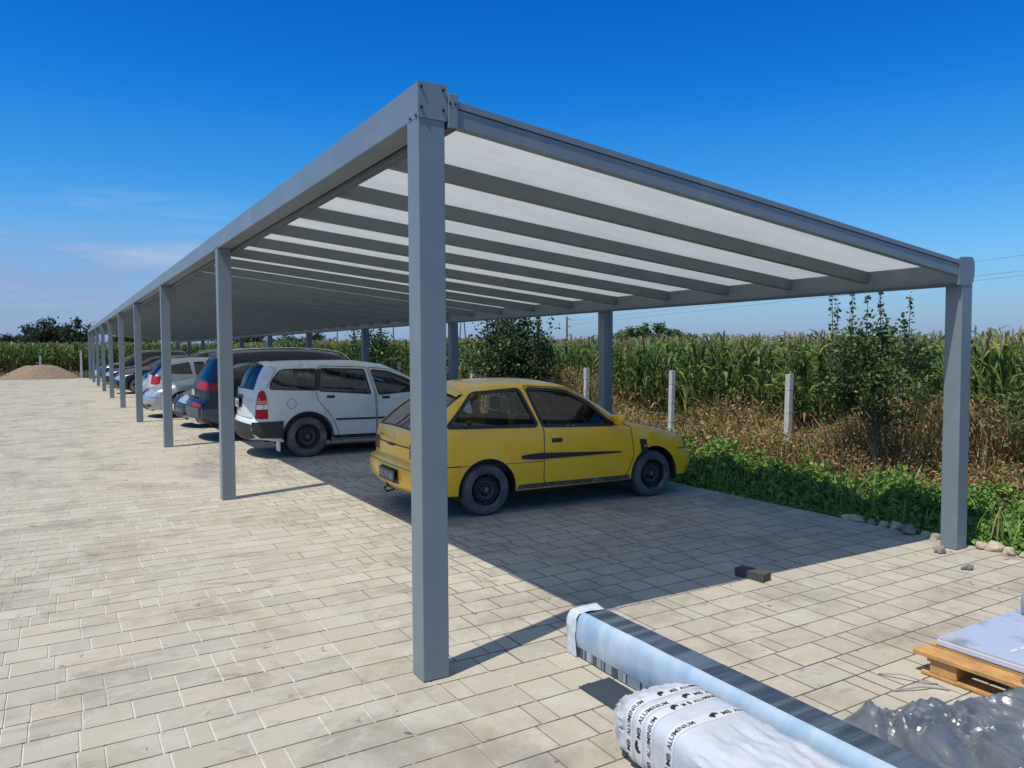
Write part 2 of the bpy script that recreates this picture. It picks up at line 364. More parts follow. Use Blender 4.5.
pm=bpy.data.materials.new('opal_polycarbonate'); pm.use_nodes=True; N=pm.node_tree.nodes; L=pm.node_tree.links; N.remove(N['Principled BSDF'])
d=N.new('ShaderNodeBsdfDiffuse'); d.inputs['Color'].default_value=(.62,.64,.64,1)
t=N.new('ShaderNodeBsdfTranslucent'); t.inputs['Color'].default_value=(.60,.62,.60,1)
gl=N.new('ShaderNodeBsdfGlossy'); gl.inputs['Roughness'].default_value=.15
tcn=N.new('ShaderNodeNewGeometry'); nn=N.new('ShaderNodeTexNoise'); nn.inputs['Scale'].default_value=1.; nn.inputs['Detail'].default_value=7; nn.inputs['Roughness'].default_value=.65; mpp=N.new('ShaderNodeMapping'); mpp.inputs['Scale'].default_value=(.8,5.5,1); L.new(tcn.outputs['Position'],mpp.inputs[0]); L.new(mpp.outputs[0],nn.inputs['Vector'])
mr=N.new('ShaderNodeMix'); mr.data_type='RGBA'; L.new(nn.outputs['Fac'],mr.inputs[0]); mr.inputs[6].default_value=(.38,.42,.43,1); mr.inputs[7].default_value=(.74,.78,.77,1); L.new(mr.outputs[2],t.inputs['Color'])
a1=N.new('ShaderNodeMixShader'); a1.inputs[0].default_value=.5; L.new(d.outputs[0],a1.inputs[1]); L.new(t.outputs[0],a1.inputs[2])
a2=N.new('ShaderNodeMixShader'); a2.inputs[0].default_value=.06; L.new(a1.outputs[0],a2.inputs[1]); L.new(gl.outputs[0],a2.inputs[2])
L.new(a2.outputs[0],N['Material Output'].inputs['Surface']); M['opal']=pm
for a_,b_ in zip(ry[:-1],ry[1:]):
    b=MB(); vs=[(XF+.001,yat(a_,XF)+.01,zraf(XF)+.1),(XB,yat(a_,XB)+.01,zraf(XB)+.1),(XB,yat(b_,XB)-.01,zraf(XB)+.1),(XF+.001,yat(b_,XF)-.01,zraf(XF)+.1)]
    b.add(vs,[(0,1,2,3)]); part(b,'roof_panel','opal')

# ---------------------------------------------------------------- foreground packages
M['bluefilm']=mat('blue_protective_film',(.30,.46,.60),.28,coat=.5,var=.10,vscale=7,bump=.25,bscale=12)
def bandmat():
    m=mat('banded_blue_film',(.3,.46,.6),.3,coat=.4,bump=.2,bscale=14); N=m.node_tree.nodes; L=m.node_tree.links
    tcn=N.new('ShaderNodeTexCoord'); mp=N.new('ShaderNodeMapping'); mp.inputs['Scale'].default_value=(.6,9,2.5); L.new(tcn.outputs['Object'],mp.inputs[0])
    n=N.new('ShaderNodeTexNoise'); n.inputs['Scale'].default_value=1.; n.inputs['Detail'].default_value=3; n.inputs['Distortion'].default_value=.2; L.new(mp.outputs[0],n.inputs['Vector'])
    cr=N.new('ShaderNodeValToRGB'); L.new(n.outputs['Fac'],cr.inputs[0]); e=cr.color_ramp.elements; e[0].position=.32; e[0].color=(.27,.40,.53,1); e[1].position=.66; e[1].color=(.43,.53,.61,1)
    L.new(cr.outputs[0],N['Principled BSDF'].inputs['Base Color']); return m
M['bluefilm']=bandmat()
M['anth']=mat('anthracite_profile_in_film',(.035,.045,.06),.3,coat=.3,bump=.5,bscale=9)
M['clearfilm']=mat('milky_stretch_film',(.55,.62,.66),.3,coat=.4,bump=.6,bscale=25)
M['labels']=mat('printed_edge_foil',(.30,.36,.42),.35,coat=.3,dirt=(.03,.04,.05),dscale=9,dlo=.47,dhi=.53)
M['foam']=mat('white_foil_wrap',(.50,.53,.57),.35,coat=.35,var=.06,vscale=9,bump=.7,bscale=14)
M['foamblue']=mat('pale_blue_wrap',(.50,.58,.68),.35,coat=.35,var=.1,vscale=5,bump=.6,bscale=14)
M['tape']=mat('printed_white_tape',(.60,.61,.62),.4,coat=.2)
def barmat():
    m=mat('printed_edge_foil',(.3,.36,.42),.35,coat=.3); N=m.node_tree.nodes; L=m.node_tree.links
    tcn=N.new('ShaderNodeTexCoord'); mp=N.new('ShaderNodeMapping'); mp.inputs['Scale'].default_value=(0,13,0.01); L.new(tcn.outputs['Object'],mp.inputs[0])
    n=N.new('ShaderNodeTexNoise'); n.inputs['Scale'].default_value=1.; n.inputs['Detail'].default_value=2; L.new(mp.outputs[0],n.inputs['Vector'])
    cr=N.new('ShaderNodeValToRGB'); cr.color_ramp.interpolation='CONSTANT'; L.new(n.outputs['Fac'],cr.inputs[0]); e=cr.color_ramp.elements; e[0].position=0; e[0].color=(.035,.05,.06,1); e[1].position=.47; e[1].color=(.20,.26,.31,1)
    q=e.new(.56); q.color=(.05,.065,.08,1); q=e.new(.60); q.color=(.33,.38,.42,1)
    L.new(cr.outputs[0],N['Principled BSDF'].inputs['Base Color']); return m
M['labels']=barmat()
def streakmat():
    m=mat('anthracite_profile_in_film',(.04,.055,.075),.28,coat=.35); N=m.node_tree.nodes; L=m.node_tree.links; p=N['Principled BSDF']
    tcn=N.new('ShaderNodeTexCoord'); mp=N.new('ShaderNodeMapping'); mp.inputs['Rotation'].default_value=(0,0,R(-38)); mp.inputs['Scale'].default_value=(1.2,15,1); L.new(tcn.outputs['Object'],mp.inputs[0])
    n=N.new('ShaderNodeTexNoise'); n.inputs['Scale'].default_value=1.; n.inputs['Detail'].default_value=3; L.new(mp.outputs[0],n.inputs['Vector'])
    cr=N.new('ShaderNodeValToRGB'); L.new(n.outputs['Fac'],cr.inputs[0]); e=cr.color_ramp.elements; e[0].position=.42; e[0].color=(.028,.040,.058,1); e[1].position=.6; e[1].color=(.085,.11,.14,1); L.new(cr.outputs[0],p.inputs['Base Color'])
    b=N.new('ShaderNodeBump'); b.inputs['Strength'].default_value=.7; b.inputs['Distance'].default_value=.012; L.new(n.outputs['Fac'],b.inputs['Height']); L.new(b.outputs[0],p.inputs['Normal']); return m
M['anth']=streakmat()
bb=empty('blue_wrapped_bundle',(2.515,3.45,0)); tag(bb,'long narrow bundle of dark profiles in blue and clear film beside the post shadow','profile bundle')
def wob(x,y,z,a=.004,s=6): return a*noise.noise(Vector((x*s,y*s,z*s)))
X0,X1,YL,YH,ZH=2.41,2.625,.2,3.45,.255
def rel(o,root): o.location=-root.location; return o
b=MB(); b.box(X0+.036,X1-.004,YL,YH-.02,.012,ZH-.006); rel(b.build('dark_profiles','anth',bb,bevel=.006),bb)
b=MB(); ys=np.linspace(YL,YH-.055,200)
pf=[(.008,.062),(.002,.09),(-.002,.12),(-.002,.15),(.000,.18),(.004,.205),(.010,.225),(.020,.243),(.034,.254),(.050,.2575)]
b.grid([[(X0+dx+wob(1,y,z,.003,5)+wob(4,y,z,.0015,22),y,z+.004*(z>.2)) for dx,z in pf] for y in ys]); rel(b.build('blue_side_film','bluefilm',bb,smooth=60),bb)
b=MB(); zs=np.linspace(.008,.062,4)
b.grid([[(X0+.008+wob(2,y,z,.004,5),y,z) for z in zs] for y in ys]); rel(b.build('printed_bottom_foil','labels',bb,smooth=60),bb)
b=MB()   # clear end wrap folded round the end
per=[(X0-.004,.006),(X0-.006,.13),(X0-.002,ZH-.02),(X0+.02,ZH+.006),(X0+.11,ZH+.008),(X1-.02,ZH+.006),(X1+.004,ZH-.02),(X1+.005,.13),(X1+.003,.006)]
pp=[]
for i in range(len(per)-1):
    for k in range(4): t_=k/4; pp.append((per[i][0]*(1-t_)+per[i+1][0]*t_, per[i][1]*(1-t_)+per[i+1][1]*t_))
rowsg=[]
for j,(y,s) in enumerate(((YH-.09,1.0),(YH-.06,1.01),(YH-.04,1.0),(YH-.012,1.005),(YH+.004,.97),(YH+.012,.80),(YH+.012,.4),(YH+.01,.02))):
    rowsg.append([( (X0+X1)/2+(x-(X0+X1)/2)*s+wob(x*3,y*3,z*3,.01), y+wob(x,z,y,.01,11), max(.004,.12+(z-.12)*s+wob(z,y,x,.01,9))) for x,z in pp])
b.grid(rowsg); rel(b.build('clear_end_wrap','clearfilm',bb,smooth=80),bb)

# white wrapped bundle
def wrapped(name,label,x0,x1,z0,z1,ylo,yhi,mat_,pinch=.14,seed=0):
    root=empty(name,((x0+x1)/2,yhi,z0)); tag(root,label,'profile bundle')
    cx,cz=(x0+x1)/2,(z0+z1)/2; hx,hz=(x1-x0)/2,(z1-z0)/2
    tt=np.linspace(0,1,1601); cc_=[]
    for q_ in tt:
        t=-math.pi/2-2*math.pi*q_; c,s=math.cos(t),math.sin(t); cc_.append((math.copysign(abs(c)**.42,c)*hx,math.copysign(abs(s)**.42,s)*hz))
    cc_=np.array(cc_); cum=np.concatenate([[0],np.cumsum(np.sqrt(((cc_[1:]-cc_[:-1])**2).sum(1)))]); plen=cum[-1]; cum/=plen
    def surf(u,y,off=0,crinkle=True):      # u in 0..1 round the section, starting at bottom centre going to the left (-x) side
        u=float(np.interp(u%1.0,cum,tt)); t=-math.pi/2-2*math.pi*u; e=.42
        c,s=math.cos(t),math.sin(t)
        px=math.copysign(abs(c)**e,c); pz=math.copysign(abs(s)**e,s)
        k=1.0
        d=(yhi-y)
        if d<pinch: q=max(0,d/pinch); k=.30+.70*math.sin(q*math.pi/2)**.8
        if d<.001: k=.02
        cr=0
        if crinkle:
            cr=.012*abs(noise.noise(Vector((px*3+seed,y*7,pz*3))))+.006*noise.noise(Vector((px*9,y*16+seed,pz*9)))
            cr*= .12 if 2.0<y<2.38 and seed==0 else 1.5
            if d<pinch*1.3: cr+= .022*(1-d/(pinch*1.3))*abs(math.sin(u*43+y*20))
        return (cx+px*(hx*k+off-cr), y, max(.006,cz+(z0-cz)*(1-k)*.55+pz*(hz*k+off-cr)))
    ysl=list(np.linspace(ylo,yhi-.3,90))+list(np.linspace(yhi-.29,yhi,34)); nu=96
    b=MB(); b.grid([[surf(i/nu,y) for i in range(nu)] for y in ysl],close=True)
    rel(b.build('foil_wrap',mat_,root,smooth=50),root)
    return root,surf
wb,ws=wrapped('white_wrapped_bundle','white foil wrapped bundle bound with printed tape lying against the blue bundle',1.935,2.345,.012,.265,.15,2.60,'foam',.24)
for j,(ya,tw,skew) in enumerate(((2.335,.046,.004),(2.272,.046,-.006),(2.215,.046,.008),(2.10,.05,-.016))):
    b=MB(); us=np.linspace(.03,.93,120)
    def yy(u,v): return ya+skew*(u-.3)*3+v
    b.grid([[ws(u,yy(u,v),.003 if abs(v)<tw*.45 else -.001,False) for v in (-tw/2,-tw*.46,-tw*.44,0,tw*.44,tw*.46,tw/2)] for u in us])
    tp=b.build('printed_tape','tape',wb,smooth=60); rel(tp,wb)
    # print on the tape: words run round the section
    b=MB(); per_len=1.19
    start=[.16,.22,.13,.20][j]; u=start
    def put(Vv,Ff,u0,flip=False):
        pts=[]
        for x,y,z in Vv: uu=u0+x/per_len; pts.append(ws(uu,yy(uu,(y-.011)),.0046,False))
        b.add(pts,[f for f in Ff])
    logo=np.array([(0,0,0),(.008,0,0),(.012,.014,0),(.02,.010,0),(.028,.022,0),(.034,.014,0),(.04,.018,0),(.038,.028,0),(.022,.034,0),(.006,.030,0),(-.004,.018,0)])
    lf=[(0,1,2,9,10),(2,3,8,9),(3,4,8),(4,5,6,7,8)]
    for rep in range(3):
        put(logo,lf,u)
        for s_,adv in (('MB',.055),('ALUMINIUM',.0)):
            tv,tf=text_mesh(s_,.034 if s_=='MB' else .030)
            put(tv,tf,u+.052/per_len+(.06/per_len if s_!='MB' else 0))
        b.build('tape_print','ink',tp,recalc=False); b=MB()
        u+=.36/per_len
        if u>.66: break
wc,_s=wrapped('pale_wrapped_bundle','pale wrapped bundle end lowest at the bottom edge of the photo',1.52,1.90,.01,.17,.1,2.13,'foamblue',.12,5)

# thin dark patch laid flat on the paving
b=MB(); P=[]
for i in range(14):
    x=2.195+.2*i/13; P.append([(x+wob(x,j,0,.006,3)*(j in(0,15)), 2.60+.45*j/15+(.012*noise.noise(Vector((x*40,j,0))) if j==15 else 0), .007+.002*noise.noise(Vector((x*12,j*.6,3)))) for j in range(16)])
b.grid(P); o=b.build('flat_dark_patch',mat('dark_patch',(.03,.04,.055),.55),smooth=60); tag(o,'flat dark patch on the paving between the two wrapped bundles','plastic sheet')

# crumpled grey foil
M['foil']=mat('grey_plastic_foil',(.13,.145,.16),.34,metal=.15,coat=.25,bump=1.0,bscale=11)
def ridg(x,y,s): return 1-abs(noise.noise(Vector((x*s,y*s,s))))*2
b=MB(); nx,ny=190,120; P=[]
for j in range(ny):
    row=[]
    for i in range(nx):
        u,v=i/(nx-1),j/(ny-1)
        x=2.70+u*1.75; top=2.12+.05*math.sin(u*9)-.33*u+.05*noise.noise(Vector((u*6,0,9))); y=.75+(top-.75)*v
        if u<.22: y=min(y, top-(.22-u)*.9*v*0+y*0) if False else y
        wx=x+.22*noise.noise(Vector((x*2,y*2,1)))*2; wy=y+.22*noise.noise(Vector((x*2,y*2,7)))*2
        h=.10*ridg(wx*.7+wy*1.4,(wy-wx)*.35,2.2)+.065*ridg(wx*1.5-wy*.9,(wx+wy)*.35,3.6)+.045*ridg(wx*.4+wy*2.2,wx*.5,5)+.022*ridg(wx*2.2+wy*.6,wy*.6,9)+.008*ridg(wx,wy*1.5,26)
        edge=min(1,v/.03+.2)*min(1,(1-v)/.10+.12)*min(1,u/.16+.05)
        z=.012+max(0,(.03+h*.68))*edge*(.8+.25*math.exp(-((u-.15)/.08)**2))
        row.append((x+.03*noise.noise(Vector((x*8,y*8,2))),y+.03*noise.noise(Vector((x*8,y*8,4))),max(.01,z)))
    P.append(row)
b.grid(P); o=b.build('plastic_foil','foil',smooth=18); tag(o,'crumpled heap of shiny grey plastic foil between the blue bundle and the pallet','plastic foil')

# pallet with film covered panels
pl=empty('wooden_pallet',(4.4,1.7,0)); tag(pl,'orange brown wooden pallet at the right edge carrying film covered panels','pallet')
for xx in (3.775,4.355,4.945):
    for yy_ in (2.13,1.60,1.05):
        b=MB(); b.box(xx,xx+.10,yy_-.075,yy_+.06,.021,.080); rel(b.build('block','wood',pl,bevel=.004),pl)
    b=MB(); b.box(xx-.005,xx+.105,.95,2.235,.004,.020); rel(b.build('bottom_board','wood',pl,bevel=.002),pl)
for yy_ in (2.13,1.60,1.05):
    b=MB(); b.box(3.765,5.09,yy_-.08,yy_+.07,.081,.100); rel(b.build('stringer_board','wood',pl,bevel=.003),pl)
for k in range(9):
    b=MB(); x1_=3.755+k*.147; b.box(x1_,x1_+.118,.94,2.27-.004*(k%3),.101,.124); rel(b.build('top_board','wood',pl,bevel=.003),pl)
M['panelfilm']=mat('film_covered_panels',(.46,.50,.57),.22,coat=.6,dirt=(.18,.2,.26),dscale=4,dlo=.55,dhi=.72,bump=.3,bscale=8)
st=empty('panel_stack',(4.45,1.6,.127)); tag(st,'flat stack of pale film covered panels with white labels on the wooden pallet','panels')
for k in range(3):
    b=MB(); b.box(3.90+.006*k,5.07,1.0,2.235-.004*k,.128+.014*k,.141+.014*k); rel(b.build('panel','panelfilm' if k!=1 else 'tape',st,bevel=.002),st)
for k in range(5):
    b=MB(); yl=1.93-k*.006; b.box(4.02+k*.075,4.08+k*.075,yl-.022,yl,.1705,.172); rel(b.build('white_label','tape',st),st)
# wrapped roll standing on the panels
b=MB(); pr=[(0,.17),(.052,.172),(.058,.18),(.060,.25),(.056,.262),(.034,.27),(.03,.262),(.028,.20)]
b.lathe([(r,z) for r,z in pr],28,'z',(4.69,2.13,0)); o=b.build('film_roll',mat('blue_grey_film_roll',(.24,.30,.40),.25,coat=.6,var=.3,vscale=15,bump=.5,bscale=30),smooth=40); 
tag(o,'small roll of blue grey stretch film standing on the panel stack','film roll')
# strap ends on the paving
for k,pts in enumerate(([(3.50,2.20,.006),(3.62,2.14,.02),(3.70,2.12,.006),(3.74,2.06,.01)],[(3.62,2.36,.006),(3.66,2.26,.03),(3.72,2.16,.012),(3.76,2.13,.006)])):
    b=MB(); b.tube(pts,.005,6); o=b.build('strapping_wire','wire' if 0 else mat('pale_strap%d'%k,(.32,.30,.26),.6),smooth=60); tag(o,['bent strap end reaching left from the pallet corner along the paving','short strap end arching up just behind the other one at the pallet corner'][k],'strap')

# dark grooved block on the paving
b=MB()
c0=Vector((4.30,3.975,0)); ux=Vector((.04,-.245,0)); d_=ux.normalized(); nrm=Vector((.99,.15,0)).normalized()
Lb=.245; Wb=.10; Hb=.062
for k in range(9):
    a0=k*Lb/9+.002; a1=(k+1)*Lb/9-.003
    vs=[]
    for z in (.003,Hb):
        for q_ in ((a0,0),(a1,0),(a1,Wb),(a0,Wb)):
            p=c0+d_*q_[0]+nrm*q_[1]; vs.append((p.x,p.y,z))
    b.add(vs,[(3,2,1,0),(4,5,6,7),(0,1,5,4),(1,2,6,5),(2,3,7,6),(3,0,4,7)])
vs=[]
for z in (.002,Hb-.006):
    for q_ in ((.004,.006),(Lb-.004,.006),(Lb-.004,Wb-.006),(.004,Wb-.006)):
        p=c0+d_*q_[0]+nrm*q_[1]; vs.append((p.x,p.y,z))
b.add(vs,[(3,2,1,0),(4,5,6,7),(0,1,5,4),(1,2,6,5),(2,3,7,6),(3,0,4,7)])
o=b.build('paving_block',mat('dark_grooved_block',(.085,.078,.07),.85,var=.3,vscale=20)); tag(o,'dark grooved paving block lying alone in the shade of the roof','paving block')

# stones
def stone(x,y,sx,sy,sz,lab,m='stone',rz=0,seed=0):
    import bmesh
    bm=bmesh.new(); bmesh.ops.create_icosphere(bm,subdivisions=3,radius=1)
    for v in bm.verts:
        n_=noise.noise(v.co*1.2+Vector((seed*3.1,0,0)))*.45+noise.noise(v.co*3+Vector((seed,2,0)))*.16
        v.co*=1+n_; v.co.x*=sx; v.co.y*=sy; v.co.z*=sz
        if v.co.z<-.55*sz: v.co.z=-.55*sz
        v.co.z+=.55*sz
    me=bpy.data.meshes.new('stone'); bm.to_mesh(me); bm.free(); me.materials.append(M[m]); me.polygons.foreach_set('use_smooth',[True]*len(me.polygons)); me.set_sharp_from_angle(angle=R(38))
    o=bpy.data.objects.new('stone',me); COL.objects.link(o); o.location=(x,y,.004 if x<XE else -.03); o.rotation_euler=(0,0,rz); tag(o,lab,'stone','stones along the paving edge')
for i,a in enumerate([
 (6.74,4.66,.09,.14,.05,'flat grey stone farthest along the shaded paving edge'),
 (6.73,4.47,.055,.06,.045,'small round stone second along the shaded paving edge','stonedark'),
 (6.73,4.36,.05,.05,.045,'small pale stone between a round one and a flatter one on the edge'),
 (6.75,4.24,.07,.06,.055,'upright grey stone midway along the shaded paving edge'),
 (6.66,4.07,.07,.10,.045,'broad flat stone in the middle of the edge row','stonedark'),
 (6.72,3.93,.06,.06,.04,'small stone just past the broad flat one towards the post'),
 (6.68,3.80,.07,.11,.05,'long rounded stone near the right rear post in the shade','stonedark'),
 (6.72,3.66,.05,.06,.035,'small stone beside the foot of the right rear post'),
 (6.22,3.53,.035,.045,.036,'brown stone standing on sunlit paving left of the rear post','stonedark'),
 (6.64,3.42,.04,.045,.04,'pinkish round stone just right of the rear post'),
 (6.68,3.33,.06,.075,.065,'largest yellowish stone right of the rear post'),
 (6.63,3.20,.045,.055,.038,'small yellow stone in front of the largest yellowish one'),
 (6.66,3.09,.03,.04,.03,'smallest stone at the end of the sunlit group'),
 (5.93,3.15,.026,.045,.028,'dark lump alone on the sunlit paving in front of the rear post','stonedark')]):
    a=list(a); m_='stone'
    if len(a)==7: m_=a.pop()
    stone(*a,m=m_,rz=i*1.3,seed=i)

# gravel mound at the far end
b=MB(); P=[]
for i in range(41):
    row=[]
    for k in range(64):
        t=2*math.pi*k/64; r=i/40
        x=-1.05+2.35*r*math.cos(t); y=56.2+1.9*r*math.sin(t)
        h=1.02*max(0,1-r**1.25)**.85*(1+.12*math.sin(3*t)) if r<1 else 0
        h=min(h,.86+.05*noise.noise(Vector((x,y,0)))) 
        row.append((x+.06*noise.noise(Vector((x*2,y*2,3))),y,-.04+h+.07*noise.noise(Vector((x*3,y*3,0)))*(1-r)+.03*noise.noise(Vector((x*12,y*12,0)))))
    P.append(row)
b.grid(P,close=True)
o=b.build('gravel_mound',mat('gravel',(.20,.135,.085),.95,var=.45,vscale=14,bump=1,bscale=20,dirt=(.30,.24,.17),dscale=25,dlo=.5,dhi=.6),smooth=60); tag(o,'low heap of reddish brown gravel at the far end of the yard','gravel heap')

# fence posts
def fpost(x,y,h,lab,w=.085):
    b=MB(); b.box(-w/2,w/2,-w/2,w/2,-.04,h); 
    for z in (.35,.7,1.05):
        if z<h: b.box(-w/2-.002,w/2+.002,-w/2-.002,w/2+.002,z,z+.004,1)
    o=b.build('fence_post',['concrete','wire'],bevel=.006); o.location=(x,y,0); o.rotation_euler=(R(random.uniform(-1.2,1.2)),R(random.uniform(-1.2,1.2)),0)
    tag(o,lab,'fence post','concrete fence posts along the field')
ords=['nearest whole pale concrete post, between the bushy tree and the yellow car','pale concrete post just right of the grey post behind the yellow car nose','pale concrete post standing left of the grey post above the yellow roof','pale concrete post behind the first window of the yellow car','pale concrete post above the rear of the yellow car roof']
for k in range(18):
    y=7.86+2.6*k
    if y>54: break
    lab=ords[k] if k<5 else 'pale concrete post in the distant fence line behind the parked cars'
    if k==6: lab='pale concrete post seen over the front of the white estate car'
    fpost(9.63,y,1.30,lab)
fpost(9.63,5.2,1.25,'pale concrete post hidden low behind the bushy tree at the right')
fpost(-1.05,57.5,1.45,'short pale post rising behind the gravel heap',.12); fpost(1.2,55.7,1.75,'forked pale post at the right foot of the gravel heap',.12)

# power line and poles
def pole(x,y,h,lab,arms=True,rad=.14):
    r_=empty('power_pole',(x,y,0)); tag(r_,lab,'power pole')
    b=MB(); b.tube([(0,0,-.2),(0,0,h)],[rad,rad*.65],10); b.build('pole','woodpole',r_,smooth=50)
    if arms:
        for z in (h-.5,h-1.8,h-3.2):
            b=MB(); b.box(-.06,.9,-.05,.05,z,z+.1); b.build('crossarm','woodpole',r_)
            b=MB(); b.lathe([(0,.3),(.07,.28),(.09,.2),(.05,.1),(.09,.05),(.09,0)],10,'z',(.8,0,z)); b.build('insulator','concrete',r_,smooth=50)
def gdir(px):
    a=(px-512)/f; v=F_+rt*a; return v.x/v.y
PP={}
def ppole(px,y,h,lab,**k): x=gdir(px)*y; pole(x,y,h,lab,**k); return (x,y,h)
A=ppole(567,107,7.3,'dark power pole with crossarms rising above the maize left of the far bushes',rad=.2)
# A-frame mast
for px,y in ((463,115),):
    x=gdir(px)*y; r_=empty('mast',(x,y,0)); tag(r_,'slim two legged mast above the maize just left of the bushy tree','mast')
    for s_ in (-.9,.9):
        b=MB(); b.tube([(s_,0,-.2),(s_*.15,0,8.2)],[.13,.09],8); b.build('leg','woodpole',r_,smooth=50)
    b=MB(); b.box(-.8,.8,-.05,.05,7.2,7.32); b.build('crossbar','woodpole',r_)
ppole(338,130,8.5,'thin distant pole seen under the roof above the white estate car',arms=False,rad=.12)
ppole(394,120,8.8,'thin distant pole seen under the roof beside the leafy fruit tree',arms=False,rad=.12)
def wire(p0,p1,sag,lab):
    b=MB(); p0=Vector(p0);p1=Vector(p1); b.tube([p0.lerp(p1,t)-Vector((0,0,4*sag*t*(1-t))) for t in np.linspace(0,1,24)],.012,5); o=b.build('overhead_wire','wire'); tag(o,lab,'wire')
far=(gdir(1180)*24,24,0)
# end pole outside the frame on the right

def zr_(py,y): return H+(dz_(py))*y
def ray_(px,py):
    a=(px-512)/f; b=-(py-384)/f; v=F_+Rt*a+Up*b; return v/v.y
WP=[]
for py0,py1,lab in ((314,255,'uppermost of three thin wires at the right edge of the sky'),(321,270.5,'middle one of three thin wires at the right edge of the sky'),(325,275,'lowest of three thin wires at the right edge of the sky')):
    P0=Vector((0,0,H))+ray_(567,py0)*107; P1=Vector((0,0,H))+ray_(1024,py1)*40
    wire(P0,P0+(P1-P0)*1.15,.05,lab); WP.append(P0+(P1-P0)*1.15)
pole(WP[0].x,WP[0].y,WP[0].z+.2,'power pole at the right end of the overhead wires')
bb.scale=(1,1,.93)
for o_ in (pl,st): o_.location.x+=.05; o_.location.y+=.02
for o_ in COL.objects:
    if o_.name=='film_roll': o_.location=(.05,.02,0)
# ---------------------------------------------------------------- cars
def crom(pts, n=5):
    """pts (x,z[,corner]); returns samples and index of every key"""
    P=[np.array(p[:2],float) for p in pts]; C=[len(p)>2 and p[2] for p in pts]; out=[];key=[]
    for i in range(len(P)-1):
        a,b=P[i],P[i+1]
        ta=(b-P[i-1])/2 if i>0 and not C[i] else (b-a)
        tb=(P[i+2]-a)/2 if i+2<len(P) and not C[i+1] else (b-a)
        l=np.linalg.norm(b-a)
        for t_,nn in ((ta,0),(tb,1)):
            m=np.linalg.norm(t_)
            if m>l: t_*=l/m
        key.append(len(out))
        for k in range(n):
            t=k/n; out.append((2*t**3-3*t**2+1)*a+(t**3-2*t**2+t)*ta+(-2*t**3+3*t**2)*b+(t**3-t**2)*tb)
    key.append(len(out)); out.append(P[-1]); return np.array(out),key
def inpoly(p, poly):
    x,y=p; c=False; j=len(poly)-1
    for i in range(len(poly)):
        xi,yi=poly[i]; xj,yj=poly[j]
        if (yi>y)!=(yj>y) and x<(xj-xi)*(y-yi)/(yj-yi)+xi: c=not c
        j=i
    return c
def dens(poly, step=.05, closed=True):
    out=[]; n=len(poly)
    for i in range(n if closed else n-1):
        a=np.array(poly[i]);b=np.array(poly[(i+1)%n]); k=max(1,int(np.ceil(np.linalg.norm(b-a)/step)))
        for t in range(k): out.append(tuple(a+(b-a)*t/k))
    if not closed: out.append(tuple(poly[-1]))
    return out
def rnd(poly, r=.03, n=4):
    out=[]; N_=len(poly)
    for i in range(N_):
        p=np.array(poly[i][:2]); rr=poly[i][2] if len(poly[i])>2 else r
        a=np.array(poly[i-1][:2])-p; b=np.array(poly[(i+1)%N_][:2])-p
        ra=min(rr,np.linalg.norm(a)*.45); rb=min(rr,np.linalg.norm(b)*.45)
        pa=p+a/np.linalg.norm(a)*ra; pb=p+b/np.linalg.norm(b)*rb
        for k in range(n+1):
            t=k/n; out.append(tuple((1-t)**2*pa+2*t*(1-t)*p+t*t*pb))
    return out
def offs(poly, d):
    P=np.array(poly); A=0.5*np.sum(P[:,0]*np.roll(P[:,1],-1)-np.roll(P[:,0],-1)*P[:,1]); s=1 if A>0 else -1
    out=[]
    for i in range(len(P)):
        a=P[i]-P[i-1]; b=P[(i+1)%len(P)]-P[i]
        na=np.array([a[1],-a[0]])/(np.linalg.norm(a)+1e-9); nb=np.array([b[1],-b[0]])/(np.linalg.norm(b)+1e-9)
        m=na+nb; m/=max(.5,np.linalg.norm(m)); m/=max(.6,m@nb if abs(m@nb)>1e-3 else 1)
        out.append(tuple(P[i]+m*d*s))
    return out
def cdt(outer, holes=(), step=.06):
    pts=[];edges=[]
    for lp in [outer]+list(holes):
        o=len(pts); pts+=lp; edges+=[(o+i,o+(i+1)%len(lp)) for i in range(len(lp))]
    xs=[p[0] for p in outer]; zs=[p[1] for p in outer]
    x=min(xs)+step/2
    while x<max(xs):
        z=min(zs)+step/2
        while z<max(zs):
            if inpoly((x,z),outer) and not any(inpoly((x,z),h) for h in holes): pts.append((x,z))
            z+=step
        x+=step
    v,e,fc,_,_,_=delaunay_2d_cdt([Vector(p) for p in pts],edges,[],0,1e-6)
    fs=[]
    for t in fc:
        c=sum((v[i] for i in t),Vector((0,0)))/3
        if inpoly(c,outer) and not any(inpoly(c,h) for h in holes): fs.append(tuple(t))
    return [tuple(p) for p in v],fs

